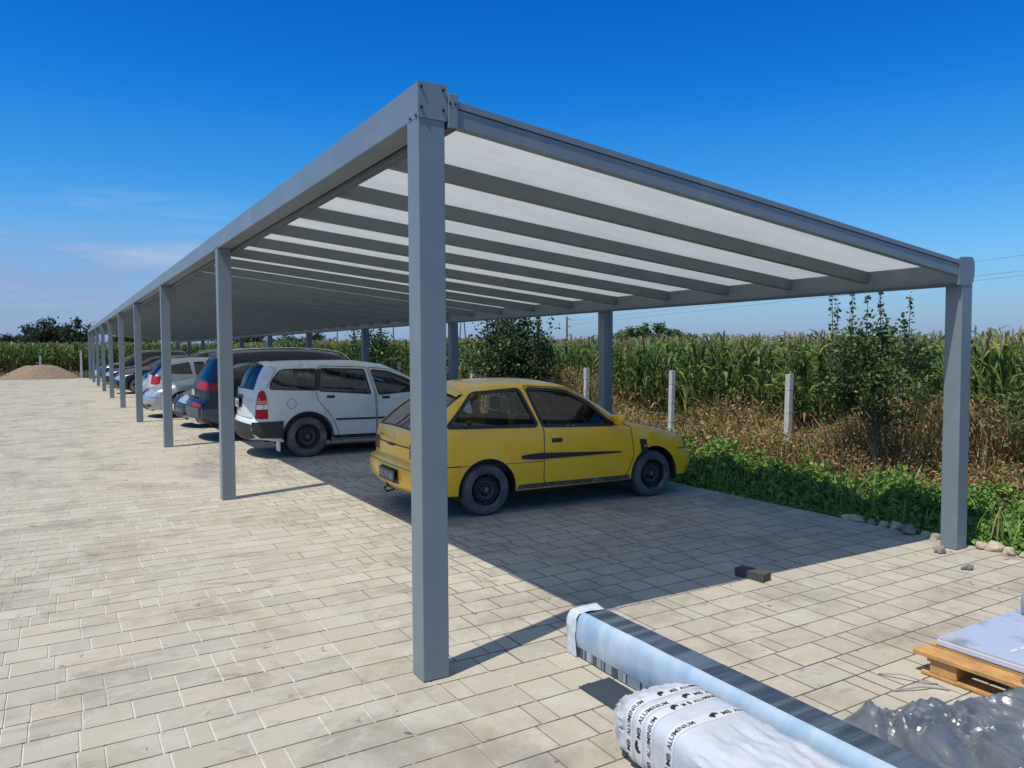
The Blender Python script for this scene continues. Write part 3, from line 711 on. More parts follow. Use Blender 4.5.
class Car:
    def __init__(s, name, label, spec, paint, loc, ang, grp=None, cat='car', detail=1):
        s.sp=spec; s.root=empty(name,(loc[0],loc[1],.0),ang); tag(s.root,label,cat,grp); s.paint=paint; s.detail=detail
        s.path,s.key=crom(spec['sil'],5 if detail else 3)
        d=np.gradient(s.path,axis=0); d/=np.linalg.norm(d,axis=1)[:,None]; s.nrm=np.stack([-d[:,1],d[:,0]],1)
        s.r=spec.get('r',.07); s.W=spec['W']/2
        s.x0=s.path[:,0].min(); s.x1=s.path[:,0].max()
        s.make()
    def belt(s,x):
        b=s.sp['belt']; t=(x-b[0][0])/(b[1][0]-b[0][0]); return b[0][1]+(b[1][1]-b[0][1])*min(1.2,max(-.2,t))
    def w(s,x,z):
        zb=s.belt(x); k=s.W
        u=max(0,(x-(s.x1-.75))/.75); k-= s.sp.get('nt',.13)*u**2.2
        u=max(0,((s.x0+.5)-x)/.5); k-= s.sp.get('rt',.08)*u**2
        if z>zb: k-= .02+ (z-zb)*s.sp.get('tum',.33)
        else:
            q=(zb-z)/zb; k-= .02*(1-min(1,q/.35))**1.5 + .035*max(0,(q-.5)/.5)**1.5
            if .02<0: pass
        return k
    def inset(s,x,z):
        d=np.sqrt(((s.path-np.array([x,z]))**2).sum(1)); i=int(d.argmin())
        best=d[i]
        for a,b in ((i-1,i),(i,i+1)):
            if a<0 or b>=len(s.path): continue
            A=s.path[a];B=s.path[b]; t=np.clip(((x,z)-A)@(B-A)/((B-A)@(B-A)+1e-12),0,1); best=min(best,np.linalg.norm(A+(B-A)*t-(x,z)))
        q=best/s.r
        return 0 if q>=1 else s.r*(1-math.sqrt(max(0,1-(1-q)**2)))
    def side(s,x,z,off,sg): return (x, sg*(s.w(x,z)-s.inset(x,z)+off), z)
    def strip(s,si,t,off=0):
        i=min(int(si),len(s.path)-2); q=si-i; p=s.path[i]*(1-q)+s.path[i+1]*q; n=s.nrm[i]*(1-q)+s.nrm[i+1]*q
        w=s.w(*p)-s.r; c=(.030+s.sp.get('bul',.10)*abs(n[0]))*(1-t*t)
        return (p[0]+n[0]*(c+off), t*w, p[1]+n[1]*(c+off))
    def sfind(s, z, front):      # sample parameter where the end face reaches height z
        m=(s.x0+s.x1)/2; idx=[i for i in range(len(s.path)) if (s.path[i,0]>m)==front]
        best=min((i for i in idx[:-1] if (s.path[i,1]-z)*(s.path[i+1,1]-z)<=0 and i+1<len(s.path)), key=lambda i: -abs(s.path[i,0]-m), default=min(idx,key=lambda i:abs(s.path[i,1]-z)))
        a,b=s.path[best,1],s.path[min(best+1,len(s.path)-1),1]; return best+(0 if a==b else np.clip((z-a)/(b-a),0,1))
    def spatch(s,b,front,z0,z1,t0,t1,off=.004,n=8,m=10,mi=0,slant=0):
        a0,a1=s.sfind(z0,front),s.sfind(z1,front)
        b.grid([[s.strip(a0+(a1-a0)*i/n, t0+(t1-t0)*j/m+slant*(i/n), off) for j in range(m+1)] for i in range(n+1)],mi)
    def poly(s,b,poly,holes=(),off=0,mi=0,sides=(-1,1),step=.06):
        v,fs=cdt(dens(poly,.045),[dens(h,.045) for h in holes],step)
        for sg in sides: b.add([s.side(x,z,off,sg) for x,z in v],fs,mi)
    def ribbon(s,b,line,wd,off,mi=0,closed=False,sides=(-1,1)):
        L_=dens(line,.04,closed); n=len(L_)
        for sg in sides:
            vs=[]
            for i in range(n):
                p=np.array(L_[i]); a=np.array(L_[i-1] if (closed or i>0) else L_[i]); c=np.array(L_[(i+1)%n] if (closed or i<n-1) else L_[i])
                d=c-a; d/=np.linalg.norm(d)+1e-9; nn=np.array([-d[1],d[0]])*wd/2
                vs.append(s.side(*(p+nn),off,sg)); vs.append(s.side(*(p-nn),off,sg))
            fs=[(2*i,2*i+1,(2*((i+1)%n))+1,2*((i+1)%n)) for i in range(n if closed else n-1)]
            b.add(vs,fs,mi)
    def make(s):
        sp=s.sp; rt_=s.root; P=s.path; det=s.detail
        R_=sp['wr']; ar=sp.get('arch',R_+.055); wx=(0,sp['wb']); zc=R_
        zs=sp['sill']
        # outline: silhouette then back along the sills with the arches
        out=[tuple(p) for p in P]
        bot=[]
        for cx in wx[::-1]:
            a0=math.asin(max(-1,min(1,(zs-zc)/ar)))
            bot+= [(cx+ar*math.cos(a0+(math.pi-2*a0)*k/18), zc+ar*math.sin(a0+(math.pi-2*a0)*k/18)) for k in range(19)]
        outer=out+dens([out[-1]]+bot,.05,False)[1:]+dens([bot[-1],out[0]],.05,False)[1:-1]
        wins=[rnd(wp,sp.get('wrr',.03)) for wp in sp['windows']]
        doors=[rnd(dp,.03) for dp in sp.get('doors',[])]
        b=MB()
        holes=[dens(h,.045) for h in wins]
        v,fs=cdt(outer,holes,.07 if det else .11)
        for sg in (-1,1): b.add([s.side(x,z,0,sg) for x,z in v],fs)
        # strip
        tl=[-1,-.97,-.92,-.88,-.84,-.7,-.5,-.25,0,.25,.5,.7,.84,.88,.92,.97,1]
        kw=sp['wsh']; kr=sp['rwin']; k=s.key
        def mark(rng): return k[rng[0]],k[rng[1]]
        W0,W1=mark(kw); R0,R1=mark(kr)
        for i in range(len(P)-1):
            for j in range(len(tl)-1):
                inner=abs(tl[j])<=.921 and abs(tl[j+1])<=.921
                if inner and ((W0<=i<W1) or (R0<=i<R1)): continue
                q=[s.strip(i,tl[j]),s.strip(i,tl[j+1]),s.strip(i+1,tl[j+1]),s.strip(i+1,tl[j])]
                b.add(q,[(0,1,2,3)])
        body=b.build('body',s.paint,rt_,smooth=42,weld=.0008)
        for nm,(a,c),mt in (('windshield',(W0,W1),sp.get('wglass','glass')),('rear_window',(R0,R1),sp.get('rglass','darkglass'))):
            b=MB(); ti=[t for t in tl if abs(t)<=.921]
            b.grid([[s.strip(i,t,-.006) for t in ti] for i in range(a,c+1)]); b.build(nm,mt,rt_,smooth=60)
            if det:
                b=MB()
                for sgn in (-1,1): b.grid([[s.strip(i,sgn*t,.002) for t in (.875,.925)] for i in range(a,c+1)])
                for i_ in (a,c):
                    e=.35 if i_==a else -.35
                    b.grid([[s.strip(i_,t,.002),s.strip(i_+e,t,.002)] for t in ti])
                b.build('window_seal','trim',rt_,smooth=60)
        for wp in wins:
            for sg in (-1,1):
                b=MB(); s.poly(b,offs(wp,.01),off=-.012,sides=(sg,)); b.build('side_window','glass' if det else 'darkglass',rt_,smooth=60)
        if det:
            fwid=sp.get('frame',.02)
            for wp in wins:
                for sg in (-1,1):
                    b=MB(); s.ribbon(b,offs(wp,fwid*.35-.004),fwid,.003,closed=True,sides=(sg,)); b.build('window_trim','trim',rt_,smooth=60)
        if doors:
            for dp in doors:
                hs=[w_ for w_ in wins if inpoly(tuple(np.mean(w_,axis=0)),dp)]
                for sg in (-1,1):
                    b=MB(); s.poly(b,dp,hs,off=.0012,sides=(sg,),step=.07); dd=b.build('door',s.paint,rt_,smooth=42)
                    b=MB(); s.ribbon(b,dp,.009,.0022,closed=True,sides=(sg,)); b.build('door_gap','trim',dd,smooth=60)
        for h in sp.get('handles',[]):
            for sg in (-1,1):
                b=MB(); x,z=h; b.grid([[s.side(x-.065+.13*i/6, z-.022+.044*j/3, .006+.016*math.sin(math.pi*i/6)*math.sin(math.pi*j/3),sg) for j in range(4)] for i in range(7)])
                b.build('door_handle','trim',rt_,smooth=60)
        for nm,poly,mt,off in sp.get('patches',[]):
            for sg in ((-1,1)):
                b=MB(); s.poly(b,rnd(poly,.012,3),off=off,sides=(sg,)); b.build(nm,mt,rt_,smooth=60)
        for nm,ln,wd,mt in sp.get('lines',[]):
            
            for sg in (-1,1):
                b=MB(); s.ribbon(b,ln,wd,.0025,sides=(sg,)); b.build(nm,mt,rt_,smooth=60)
        for nm,front,z0,z1,t0,t1,mt,off in sp.get('ends',[]):
            b=MB(); s.spatch(b,front,z0,z1,t0,t1,off); b.build(nm,mt,rt_,smooth=60)
        for nm,front,z0,z1,t0,mt,xin in sp.get('lamps',[]):     # lamps wrapping round the corner
            for sg in (-1,1):
                b=MB(); s.spatch(b,front,z0,z1,sg*t0,sg*1.0,.005)
                a0,a1=s.sfind(z0,front),s.sfind(z1,front); n=6; rows_=[]
                for i in range(n+1):
                    si=a0+(a1-a0)*i/n; ii=min(int(si),len(P)-2); p=P[ii]+(P[ii+1]-P[ii])*(si-ii)
                    taper=1-.35*(i/n) if front else 1
                    rows_.append([s.side(p[0]+(-1 if front else 1)*xin*taper*j/6, p[1],.005,sg) for j in range(7)])
                b.grid(rows_); lo=b.build(nm,mt,rt_,smooth=60,weld=.002)
                if nm=='headlight':
                    b=MB(); c_=s.strip((a0+a1)/2,sg*(t0+.25*(1-t0)),.008); b.lathe([(0,.012),(.03,.01),(.045,0)],14,'z',(0,0,0)); 
                    b.v=[(c_[0]+z,c_[1]+y,c_[2]+x) for x,y,z in b.v]; b.build('bulb_reflector','chrome',lo,smooth=60)
        # underbody, cabin floor, seats
        b=MB(); hw=s.W-.13; x0,x1=s.x0+.22,s.x1-.3; zb=min(sp['belt'][0][1],sp['belt'][1][1])-.17
        b.box(ar+.02,wx[1]-ar-.02,-s.W+.06,s.W-.06,zs-.02,.42); b.box(x0,x1,-hw+.12,hw-.12,zs-.01,.40)
        for cx in wx:
            for sg in (-1,1):
                arc=[(cx+(ar+.004)*math.cos(a),zc+(ar+.004)*math.sin(a)) for a in np.linspace(-.25,math.pi+.25,20)]
                y0=sg*(s.w(cx,zc+ar*.9)-.012); y1=sg*(s.W-.32)
                b.grid([[ (x,y0,z),(x,y1,z)] for x,z in arc]); b.add([(x,y1,z) for x,z in arc],[tuple(range(20))])
        b.build('underbody','under',rt_)
        cb=MB(); xc0,xc1=sp['cabin']; cb.box(xc0,xc1,-s.W+.09,s.W-.09,.43,zb-.02); 
        cb.box(xc1-.28,xc1+.12,-s.W+.16,s.W-.16,zb-.02,zb+.12); cb.build('cabin_interior','interior',rt_)
        if det:
            for x,n_ in sp['seats']:
                for y in ((-.36,.36) if n_==2 else (-.40,0,.40)):
                    b=MB(); wd=.23 if n_==2 else .19
                    prof=[(x+.03,zb-.04),(x-.02,zb+.14),(x-.05,zb+.27),(x-.075,zb+.28),(x-.13,zb+.10),(x-.11,zb-.04)]
                    b.grid([[(px_,y+wd*math.sin(q),pz+(-.03 if abs(q)>1.2 else 0)) for px_,pz in prof] for q in np.linspace(-1.57,1.57,9)],close=True)
                    so_=b.build('seat','seat',rt_,smooth=60)
                    b=MB(); b.lathe([(.02,-.06),(.09,-.05),(.115,0),(.105,.07),(.03,.10)],16,'z',(0,0,0)); b.v=[(x-.09+q[0]*.42,y+q[1]*1.15,zb+.36+q[2]) for q in b.v]; b.build('headrest','seat',so_,smooth=60)
            b=MB(); b.tube([(xc1-.36+.05*math.sin(t),-.36*sp.get('drive',-1)*-1+.18*math.cos(t),zb+.05+.17*math.sin(t)) for t in np.linspace(0,2*math.pi,25)],.014,6); b.build('steering_wheel','trim',rt_,smooth=60)
        # mirrors
        mx_,mz=sp['mirror']
        for sg in (-1,1):
            b=MB(); y0=sg*s.w(mx_,mz); 
            b.lathe([(.0,-.07),(.06,-.062),(.088,-.02),(.092,.03),(.075,.06),(0,.07)],16,'z',(0,0,0))
            b.v=[(mx_+q[0]*.55,y0+sg*.10+q[1]*1.15,mz+.045+q[2]*.85) for q in b.v]; mo=b.build('wing_mirror',sp.get('mirrormat',s.paint),rt_,smooth=50)
            b=MB(); b.box(mx_-.02,mx_+.03,min(y0-sg*.03,y0+sg*.06),max(y0-sg*.03,y0+sg*.06),mz-.02,mz+.02); b.build('mirror_foot','trim',mo)
        # wheels
        for cx in wx:
            for sg in (-1,1):
                yo=s.w(cx,zc)-.028; tw=sp.get('tw',.17)
                hub=MB(); hub.lathe([(0,.0),(R_*.56,.0),(R_*.60,.06)],24,'y',(0,0,0)); hub.v=[(q[0],q[1]*1-.0,q[2]) for q in hub.v]
                hub.v=[(cx+q[0],sg*(yo-.10-q[1]),zc+q[2]) for q in hub.v]; hw_=hub.build('wheel','under',rt_,smooth=50)
                b=MB(); ri=R_*.66; b.lathe([(ri,.0),(ri*1.06,-.004),(R_*.80,-.012),(R_*.92,-.004),(R_*.975,.018),(R_,.045),(R_,tw-.045),(R_*.97,tw-.02),(R_*.8,tw),(ri,tw)],40,'y'); 
                for g_ in (0,1,2):
                    pass
                b.v=[(cx+q[0],sg*(yo-q[1]),zc+q[2]) for q in b.v]; b.build('tyre','tyre',hw_,smooth=35)
                b=MB(); st=sp.get('rimstyle','steel')
                if st=='steel':
                    b.lathe([(ri+.003,.002),(ri*.97,-.004),(ri*.93,.012),(ri*.90,.055),(ri*.80,.06),(ri*.72,.035),(ri*.60,.022),(ri*.45,.030),(ri*.36,.045),(ri*.33,.03),(ri*.18,.018),(ri*.17,.010),(0,.008)],36,'y',mi=0)
                    b.lathe([(ri+.004,.001),(ri*.985,-.006),(ri*.935,.004)],36,'y',mi=3); b.lathe([(ri*.47,.027),(ri*.43,.0265)],30,'y',mi=3); b.lathe([(ri*.15,.006),(0,.004)],16,'y',mi=3)
                    for k_ in range(12):
                        t=2*math.pi*k_/12; c_=(ri*.655*math.cos(t),ri*.655*math.sin(t)); 
                        vs=[(c_[0]+.017*math.cos(a)*math.cos(t)-.026*math.sin(a)*math.sin(t), .0225+.006*0, c_[1]+.017*math.cos(a)*math.sin(t)+.026*math.sin(a)*math.cos(t)) for a in np.linspace(0,2*math.pi,10)[:-1]]
                        b.add(vs,[tuple(range(9))],1)
                    for k_ in range(4):
                        t=2*math.pi*k_/4+.4; c_=(ri*.30*math.cos(t),ri*.30*math.sin(t)); b.lathe([(0,-.001),(.013,.002),(.014,.03)],8,'y',(c_[0],.012,c_[1]),2)
                else:
                    b.lathe([(ri+.004,-.002),(ri*.95,-.004),(ri*.92,.012),(ri*.90,.09)],36,'y',mi=0)
                    b.lathe([(ri*.26,.04),(ri*.25,.006),(ri*.1,.0),(0,0)],20,'y',mi=0)
                    for k_ in range(10):
                        t=2*math.pi*k_/10+(0.11 if k_%2 else -.11); c,sn=math.cos(t),math.sin(t)
                        def pt(r,h,y): return (r*c-h*sn,y,r*sn+h*c)
                        b.add([pt(ri*.2,-.016,.008),pt(ri*.2,.016,.008),pt(ri*.94,.012,.004),pt(ri*.94,-.012,.004),pt(ri*.2,-.016,.04),pt(ri*.2,.016,.04),pt(ri*.94,.012,.03),pt(ri*.94,-.012,.03)],
                              [(0,1,2,3),(7,6,5,4),(0,3,7,4),(1,5,6,2)],0)
                b.v=[(cx+q[0],sg*(yo-q[1]),zc+q[2]) for q in b.v]; b.build('rim',['rim' if st=='steel' else 'alloy','ink','under','rimlip'],hw_,smooth=40)
        if 'rails' in sp:
            xa,xb=sp['rails']
            for sg in (-1,1):
                b=MB(); pts=[]
                for q in np.linspace(0,1,24):
                    x=xa+(xb-xa)*q; 
                    i=min(range(len(P)),key=lambda i:abs(P[i,0]-x)-(5 if P[i,1]>s.belt(x)+.2 else 0)); z=P[i,1]
                    h=.055*min(1,q/.06,(1-q)/.06)
                    pts.append((x,sg*(s.w(x,z)-s.r+.0),z+h))
                b.tube(pts,.014,8); b.build('roof_rail',sp.get('railmat','chrome'),rt_,smooth=60)
    def plate(s,front,zc,txt,dust=False,t=0,wd=.50,ht=.11,mats=('plate','ink'),frame=True):
        si=s.sfind(zc,front); p=s.strip(si,t,.012); sg=1 if front else -1
        b=MB(); y=p[1]; x=p[0]+sg*.006
        b.box(min(x,x+sg*.008),max(x,x+sg*.008),y-wd/2-.012,y+wd/2+.012,zc-ht/2-.012,zc+ht/2+.012,1)
        b.box(min(x+sg*.008,x+sg*.011),max(x+sg*.008,x+sg*.011),y-wd/2,y+wd/2,zc-ht/2,zc+ht/2,0)
        po=b.build('number_plate',[mats[0],'trim'],s.root)
        tv,tf=text_mesh(txt,ht*.95); tw_=tv[:,0].max(); b=MB(); k=min(1,wd*.9/tw_)
        b.add([(x+sg*.0125, y+sg*(q[0]*k-tw_*k/2), zc-ht*.33+q[1]) for q in tv],tf); b.build('plate_characters',mats[1],po,recalc=False)

sp_y=dict(W=1.62,r=.07,bul=.025,nt=.085,rt=.05,wb=2.115,wr=.268,arch=.325,sill=.235,belt=((-.5,.93),(1.6,.86)),tum=.36,frame=.035,wrr=.03,
 sil=[(-.60,.25,1),(-.68,.26),(-.755,.32),(-.775,.44),(-.76,.525,1),(-.695,.55,1),(-.69,.72),(-.66,.86,1),(-.45,1.04),(-.16,1.235,1),(-.12,1.275),(.05,1.325),(.45,1.348),(.80,1.338),(1.06,1.292,1),(1.38,1.115),(1.66,.935,1),(1.80,.872),(2.24,.775),(2.56,.685),(2.64,.635,1),(2.66,.545,1),(2.72,.53,1),(2.755,.42),(2.74,.29),(2.65,.225)],
 wsh=(14,16),rwin=(7,9),rglass='dustglass',
 windows=[[(-.42,.935,.02),(-.36,.99),(-.10,1.245,.04),(.43,1.275,.04),(.58,.905,.03)],[(.535,1.278,.03),(1.00,1.245,.06),(1.26,1.105,.05),(1.535,.87,.02),(.665,.90,.03)]],
 doors=[[(.50,1.315,.02),(1.03,1.282,.06),(1.28,1.13),(1.59,.89),(1.79,.83),(1.825,.50),(1.725,.285,.06),(.655,.285,.05),(.665,.85,.02),(.63,.92)]],
 handles=[(.82,.735)],mirror=(1.56,.88),cabin=(-.30,1.72),seats=[(-.12,3),(.75,2)],tw=.155,
 patches=[('side_moulding',[(.385,.60,.02),(.60,.613),(1.645,.565,.01),(1.645,.548,.01),(.60,.545),(.385,.56,.02)],'trim',.011),
          ('fender_patch',[(1.905,.685,.008),(2.00,.675,.008),(2.025,.53,.008),(1.935,.50,.008)],'trim',.004),
          ('side_repeater',[(1.955,.62,.01),(1.99,.62,.01),(1.995,.59,.01),(1.955,.59,.01)],'amber',.016)],
 lines=[('body_crease',[(-.70,.532),(-.30,.535)],.010,'trim'),('body_crease',[(-.66,.535),(.655,.52)],.006,'trim'),('bumper_seam',[(2.46,.54),(2.69,.535)],.010,'trim')],
 ends=[('bumper_seam',False,.500,.506,-1,1,'trim',.003),('tailgate_seam',False,.70,.712,-.80,.80,'trim',.003),('plate_recess',False,.345,.475,-.56,.16,'trim',.002),
       ('grille',True,.555,.63,-.5,.5,'trim',.004)],
 lamps=[('tail_light',False,.60,.74,.70,'taildark',.05),('headlight',True,.56,.645,.55,'taildark',.05)])
yl=Car('hatchback','dirty yellow three door hatchback with black steel wheels parked nearest under the roof',sp_y,'yellow',(3.755,6.75+1.59/2-.03),math.atan2(-.118,2.135))
yl.plate(False,.412,'AX VL 466',t=-.20,mats=('dustplate','dustink'),wd=.46,ht=.10)
# tow hitch, spoiler, rear wiper, rocker rust, seat cover
b=MB(); b.tube([(-.45,0,.27),(-.62,0,.25),(-.74,.0,.25),(-.79,.0,.27),(-.80,0,.33)],.016,8); b.lathe([(0,.03),(.02,.025),(.027,0),(.02,-.025),(0,-.03)],12,'z',(-.80,0,.355)); b.build('tow_hitch','under',yl.root,smooth=50)
b=MB(); b.tube([(-.66,.18,.30),(-.76,.22,.20),(-.72,.26,.15),(-.62,.3,.16),(-.58,.32,.24)],.010,6); b.build('trailer_cable','trim',yl.root,smooth=60)
b=MB(); b.grid([[ (-.14-.10*q+.0,y,1.275-.02*q+(.02*math.sin(q*3))-.05*(y/.6)**2) for q in (0,.33,.66,1)] for y in np.linspace(-.56,.56,15)]); b.grid([[ (-.14-.10*q,y,1.25-.02*q-.05*(y/.6)**2) for q in (0,1)] for y in np.linspace(-.56,.56,15)]); b.build('spoiler_lip','yellow',yl.root,smooth=60)
b=MB(); b.tube([yl.strip(yl.key[7]+.3,-.05,.02),yl.strip(yl.key[8]+1,-.25,.02),yl.strip(yl.key[8]+4,-.30,.02)],.009,6); b.build('rear_wiper','trim',yl.root,smooth=60)
b=MB(); yl.poly(b,[(.33,.245),(1.78,.24),(1.76,.29),(.36,.295)],off=.0035,sides=(-1,)); b.build('rusty_sill',mat('rusty_sill',(.10,.08,.06),.9,var=.5,vscale=14,dirt=(.20,.19,.13),dscale=9,dlo=.5,dhi=.7),yl.root,smooth=60)
b=MB(); yl.spatch(b,False,.765,.785,-.10,-.02,.006); b.build('badge','chrome',yl.root)
b=MB(); yl.spatch(b,False,.76,.775,.45,.75,.005); b.build('badge','chrome',yl.root)
b=MB(); yl.spatch(b,False,.69,.715,-.14,.14,.012,mi=0); b.build('tailgate_handle','trim',yl.root,smooth=60)

sp_w=dict(W=1.66,r=.08,wb=2.50,wr=.325,arch=.385,sill=.265,belt=((-.6,1.10),(1.9,.95)),tum=.22,frame=.016,wrr=.03,railmat='white',
 sil=[(-.62,.30,1),(-.76,.33),(-.82,.40),(-.84,.50),(-.82,.60,1),(-.79,.63,1),(-.785,.85),(-.77,1.08,1),(-.69,1.30),(-.61,1.45,1),(-.44,1.485),(.2,1.505),(.9,1.49),(1.40,1.41,1),(1.82,1.21),(2.15,1.01,1),(2.3,.95),(2.7,.87),(3.02,.74),(3.09,.68,1),(3.12,.58,1),(3.16,.55,1),(3.19,.42),(3.14,.27)],
 wsh=(13,15),rwin=(7,9),rglass='darkglass',
 windows=[[(-.58,1.10,.04),(-.55,1.22,.05),(-.41,1.40,.08),(.155,1.405,.04),(.14,1.065,.03)],[(.235,1.41,.03),(.95,1.385,.04),(1.045,.98,.03),(.19,1.05,.03)],[(1.07,1.375,.03),(1.36,1.345,.05),(1.70,1.21,.06),(1.98,1.02,.03),(1.18,.96,.03)]],
 doors=[[(.20,1.45,.04),(1.00,1.42,.03),(1.12,.95),(1.13,.28,.04),(.52,.28,.05),(.40,.62,.1),(.15,.93,.08),(.14,1.08)],[(1.03,1.42,.03),(1.40,1.38,.05),(2.04,1.03,.04),(2.02,.90),(2.02,.30,.04),(1.15,.28,.04),(1.14,.95)]],
 handles=[(.37,.955),(1.30,.915)],mirror=(1.85,.96),mirrormat='trim',cabin=(-.55,2.1),seats=[(.25,3),(1.1,2)],tw=.17,
 patches=[('side_bumper_strip',[(-.85,.59,.005),(-.385,.60,.005),(-.39,.33,.005),(-.72,.335,.01),(-.84,.42,.01)],'trim',.016),
          ('wheel_arch_trim',[(.385*math.cos(a)*1.0,.325+.385*math.sin(a)) for a in np.linspace(-.1,3.2,16)]+[(.412*math.cos(a),.325+.412*math.sin(a)) for a in np.linspace(3.2,-.1,16)],'trim',.010),
          ('side_moulding',[(.44,.605,.005),(1.12,.595,.005),(1.12,.565,.005),(.455,.575,.005)],'trim',.012),('side_moulding',[(1.15,.595,.005),(1.98,.585,.005),(1.98,.555,.005),(1.15,.565,.005)],'trim',.012),
          ('sill_trim',[(.40,.335,.005),(2.08,.325,.005),(2.08,.27,.005),(.40,.275,.005)],'trim',.008),
          ('tail_light',[(-.745,1.05,.03),(-.67,1.10,.05),(-.625,.98,.06),(-.61,.64,.008),(-.79,.64,.008),(-.78,.85,.03)],'tail',.007),
          ('tail_light_band',[(-.775,.86,.01),(-.615,.86,.01),(-.615,.79,.01),(-.775,.79,.01)],'chrome',.010),
          ('tail_light_amber',[(-.765,.92,.01),(-.62,.93,.01),(-.615,.87,.01),(-.77,.87,.01)],'amber',.010)],
 lines=[('fuel_cap',[(-.25+.07*math.cos(a),.865+.075*math.sin(a)) for a in np.linspace(0,6.283,22)],.006,'trim'),('roof_seam',[(-.55,1.46),(-.47,1.40),(-.63,1.12)],.007,'trim')],
 ends=[('bumper_lower_trim',False,.345,.55,-1,1,'trim',.005),('tailgate_seam',False,.635,.645,-.9,.9,'trim',.003),('plate_recess',False,.80,.95,-.36,.36,'trim',.004),('tailgate_handle',False,.94,.99,-.40,.40,'trim',.014),('grille',True,.60,.70,-.4,.4,'trim',.004)],
 lamps=[('headlight',True,.60,.72,.55,'clearlamp',.15)])
wg=Car('estate_car','dusty white estate car with black bumper corner and blackened steel wheel, second from the camera',sp_w,'white',(3.397,12.006+.80),math.atan2(-.118,2.135)*.6)
wg.plate(False,.865,'ZR 041',wd=.34,ht=.13)
b=MB(); b.box(-.46,-.43,-.80,-.62,.12,.36); b.build('mud_flap','white',wg.root,bevel=.006)
b=MB(); wg.spatch(b,False,.90,.93,-.86,-.62,.005); b.build('badge','chrome',wg.root)
b=MB(); wg.spatch(b,False,1.02,1.04,-.02,.02,.006); b.build('badge','trim',wg.root)
b=MB(); wg.poly(b,[(.16,1.405),(.225,1.408),(.18,1.055),(.145,1.062)],off=.004); b.build('black_pillar','trim',wg.root)

sp_s=dict(W=1.90,r=.10,wb=2.75,wr=.36,arch=.43,sill=.30,belt=((-.6,1.17),(2.,1.08)),tum=.34,frame=.03,wrr=.04,rimstyle='alloy',railmat='chrome',rails=(-.50,2.0),
 sil=[(-.68,.36,1),(-.84,.36),(-.92,.48),(-.93,.66),(-.90,.74,1),(-.82,.80),(-.80,1.0),(-.76,1.12,1),(-.62,1.36),(-.50,1.55,1),(-.56,1.60,1),(-.30,1.65),(.4,1.69),(1.2,1.68),(1.75,1.60,1),(2.25,1.28),(2.45,1.12,1),(2.6,1.07),(3.1,.98),(3.4,.84),(3.50,.70),(3.54,.55),(3.50,.38),(3.38,.28)],
 wsh=(14,16),rwin=(7,9),
 windows=[[(-.45,1.20),(-.30,1.46,.08),(.35,1.52,.04),(.40,1.17,.03)],[(.45,1.52,.03),(1.12,1.50,.03),(1.20,1.13,.03),(.49,1.165,.03)],[(1.2,1.49),(1.5,1.44),(1.98,1.17),(2.1,1.10),(1.28,1.125)]],
 doors=[[(.42,1.57),(1.16,1.55),(1.28,1.1),(1.28,.36),(.62,.36),(.45,.8),(.42,1.1)],[(1.2,1.55),(1.55,1.50),(2.15,1.12),(2.2,.9),(2.2,.36),(1.3,.36),(1.30,1.1)]],
 handles=[(.58,1.04),(1.42,1.0)],mirror=(2.0,1.1),cabin=(-.5,2.3),seats=[(.45,3),(1.35,2)],tw=.2,
 patches=[('lower_cladding',[(-.90,.62),(-.44,.62),(-.43,.40),(-.72,.38),(-.90,.46)],'cladding',.006)],
 ends=[('lower_cladding',False,.44,.64,-1,1,'cladding',.006),('skid_plate',False,.38,.47,-.75,.75,'chrome',.010),('plate',False,.84,.95,-.3,.3,'plate',.010)],
 lamps=[('tail_light',False,.97,1.10,.52,'tail',.28),('reflector',False,.66,.71,.62,'tail',.02)])
suv=Car('suv','dark blue suv with wide red tail lamps and pale roof rail behind the white car',sp_s,'navy',(3.15,15.75),R(-2))
for sg in (-1,1):
    b=MB(); b.lathe([(.045,0),(.05,.1),(.042,.1),(.04,0)],14,'y'); b.v=[(-.88-q[1]*.6+.02,sg*.55+q[0]*1.3,.37+q[2]) for q in b.v]; b.build('exhaust_tip','chrome',suv.root,smooth=50)
b=MB(); suv.spatch(b,False,1.02,1.06,-.08,.08,.012); b.build('badge','chrome',suv.root)

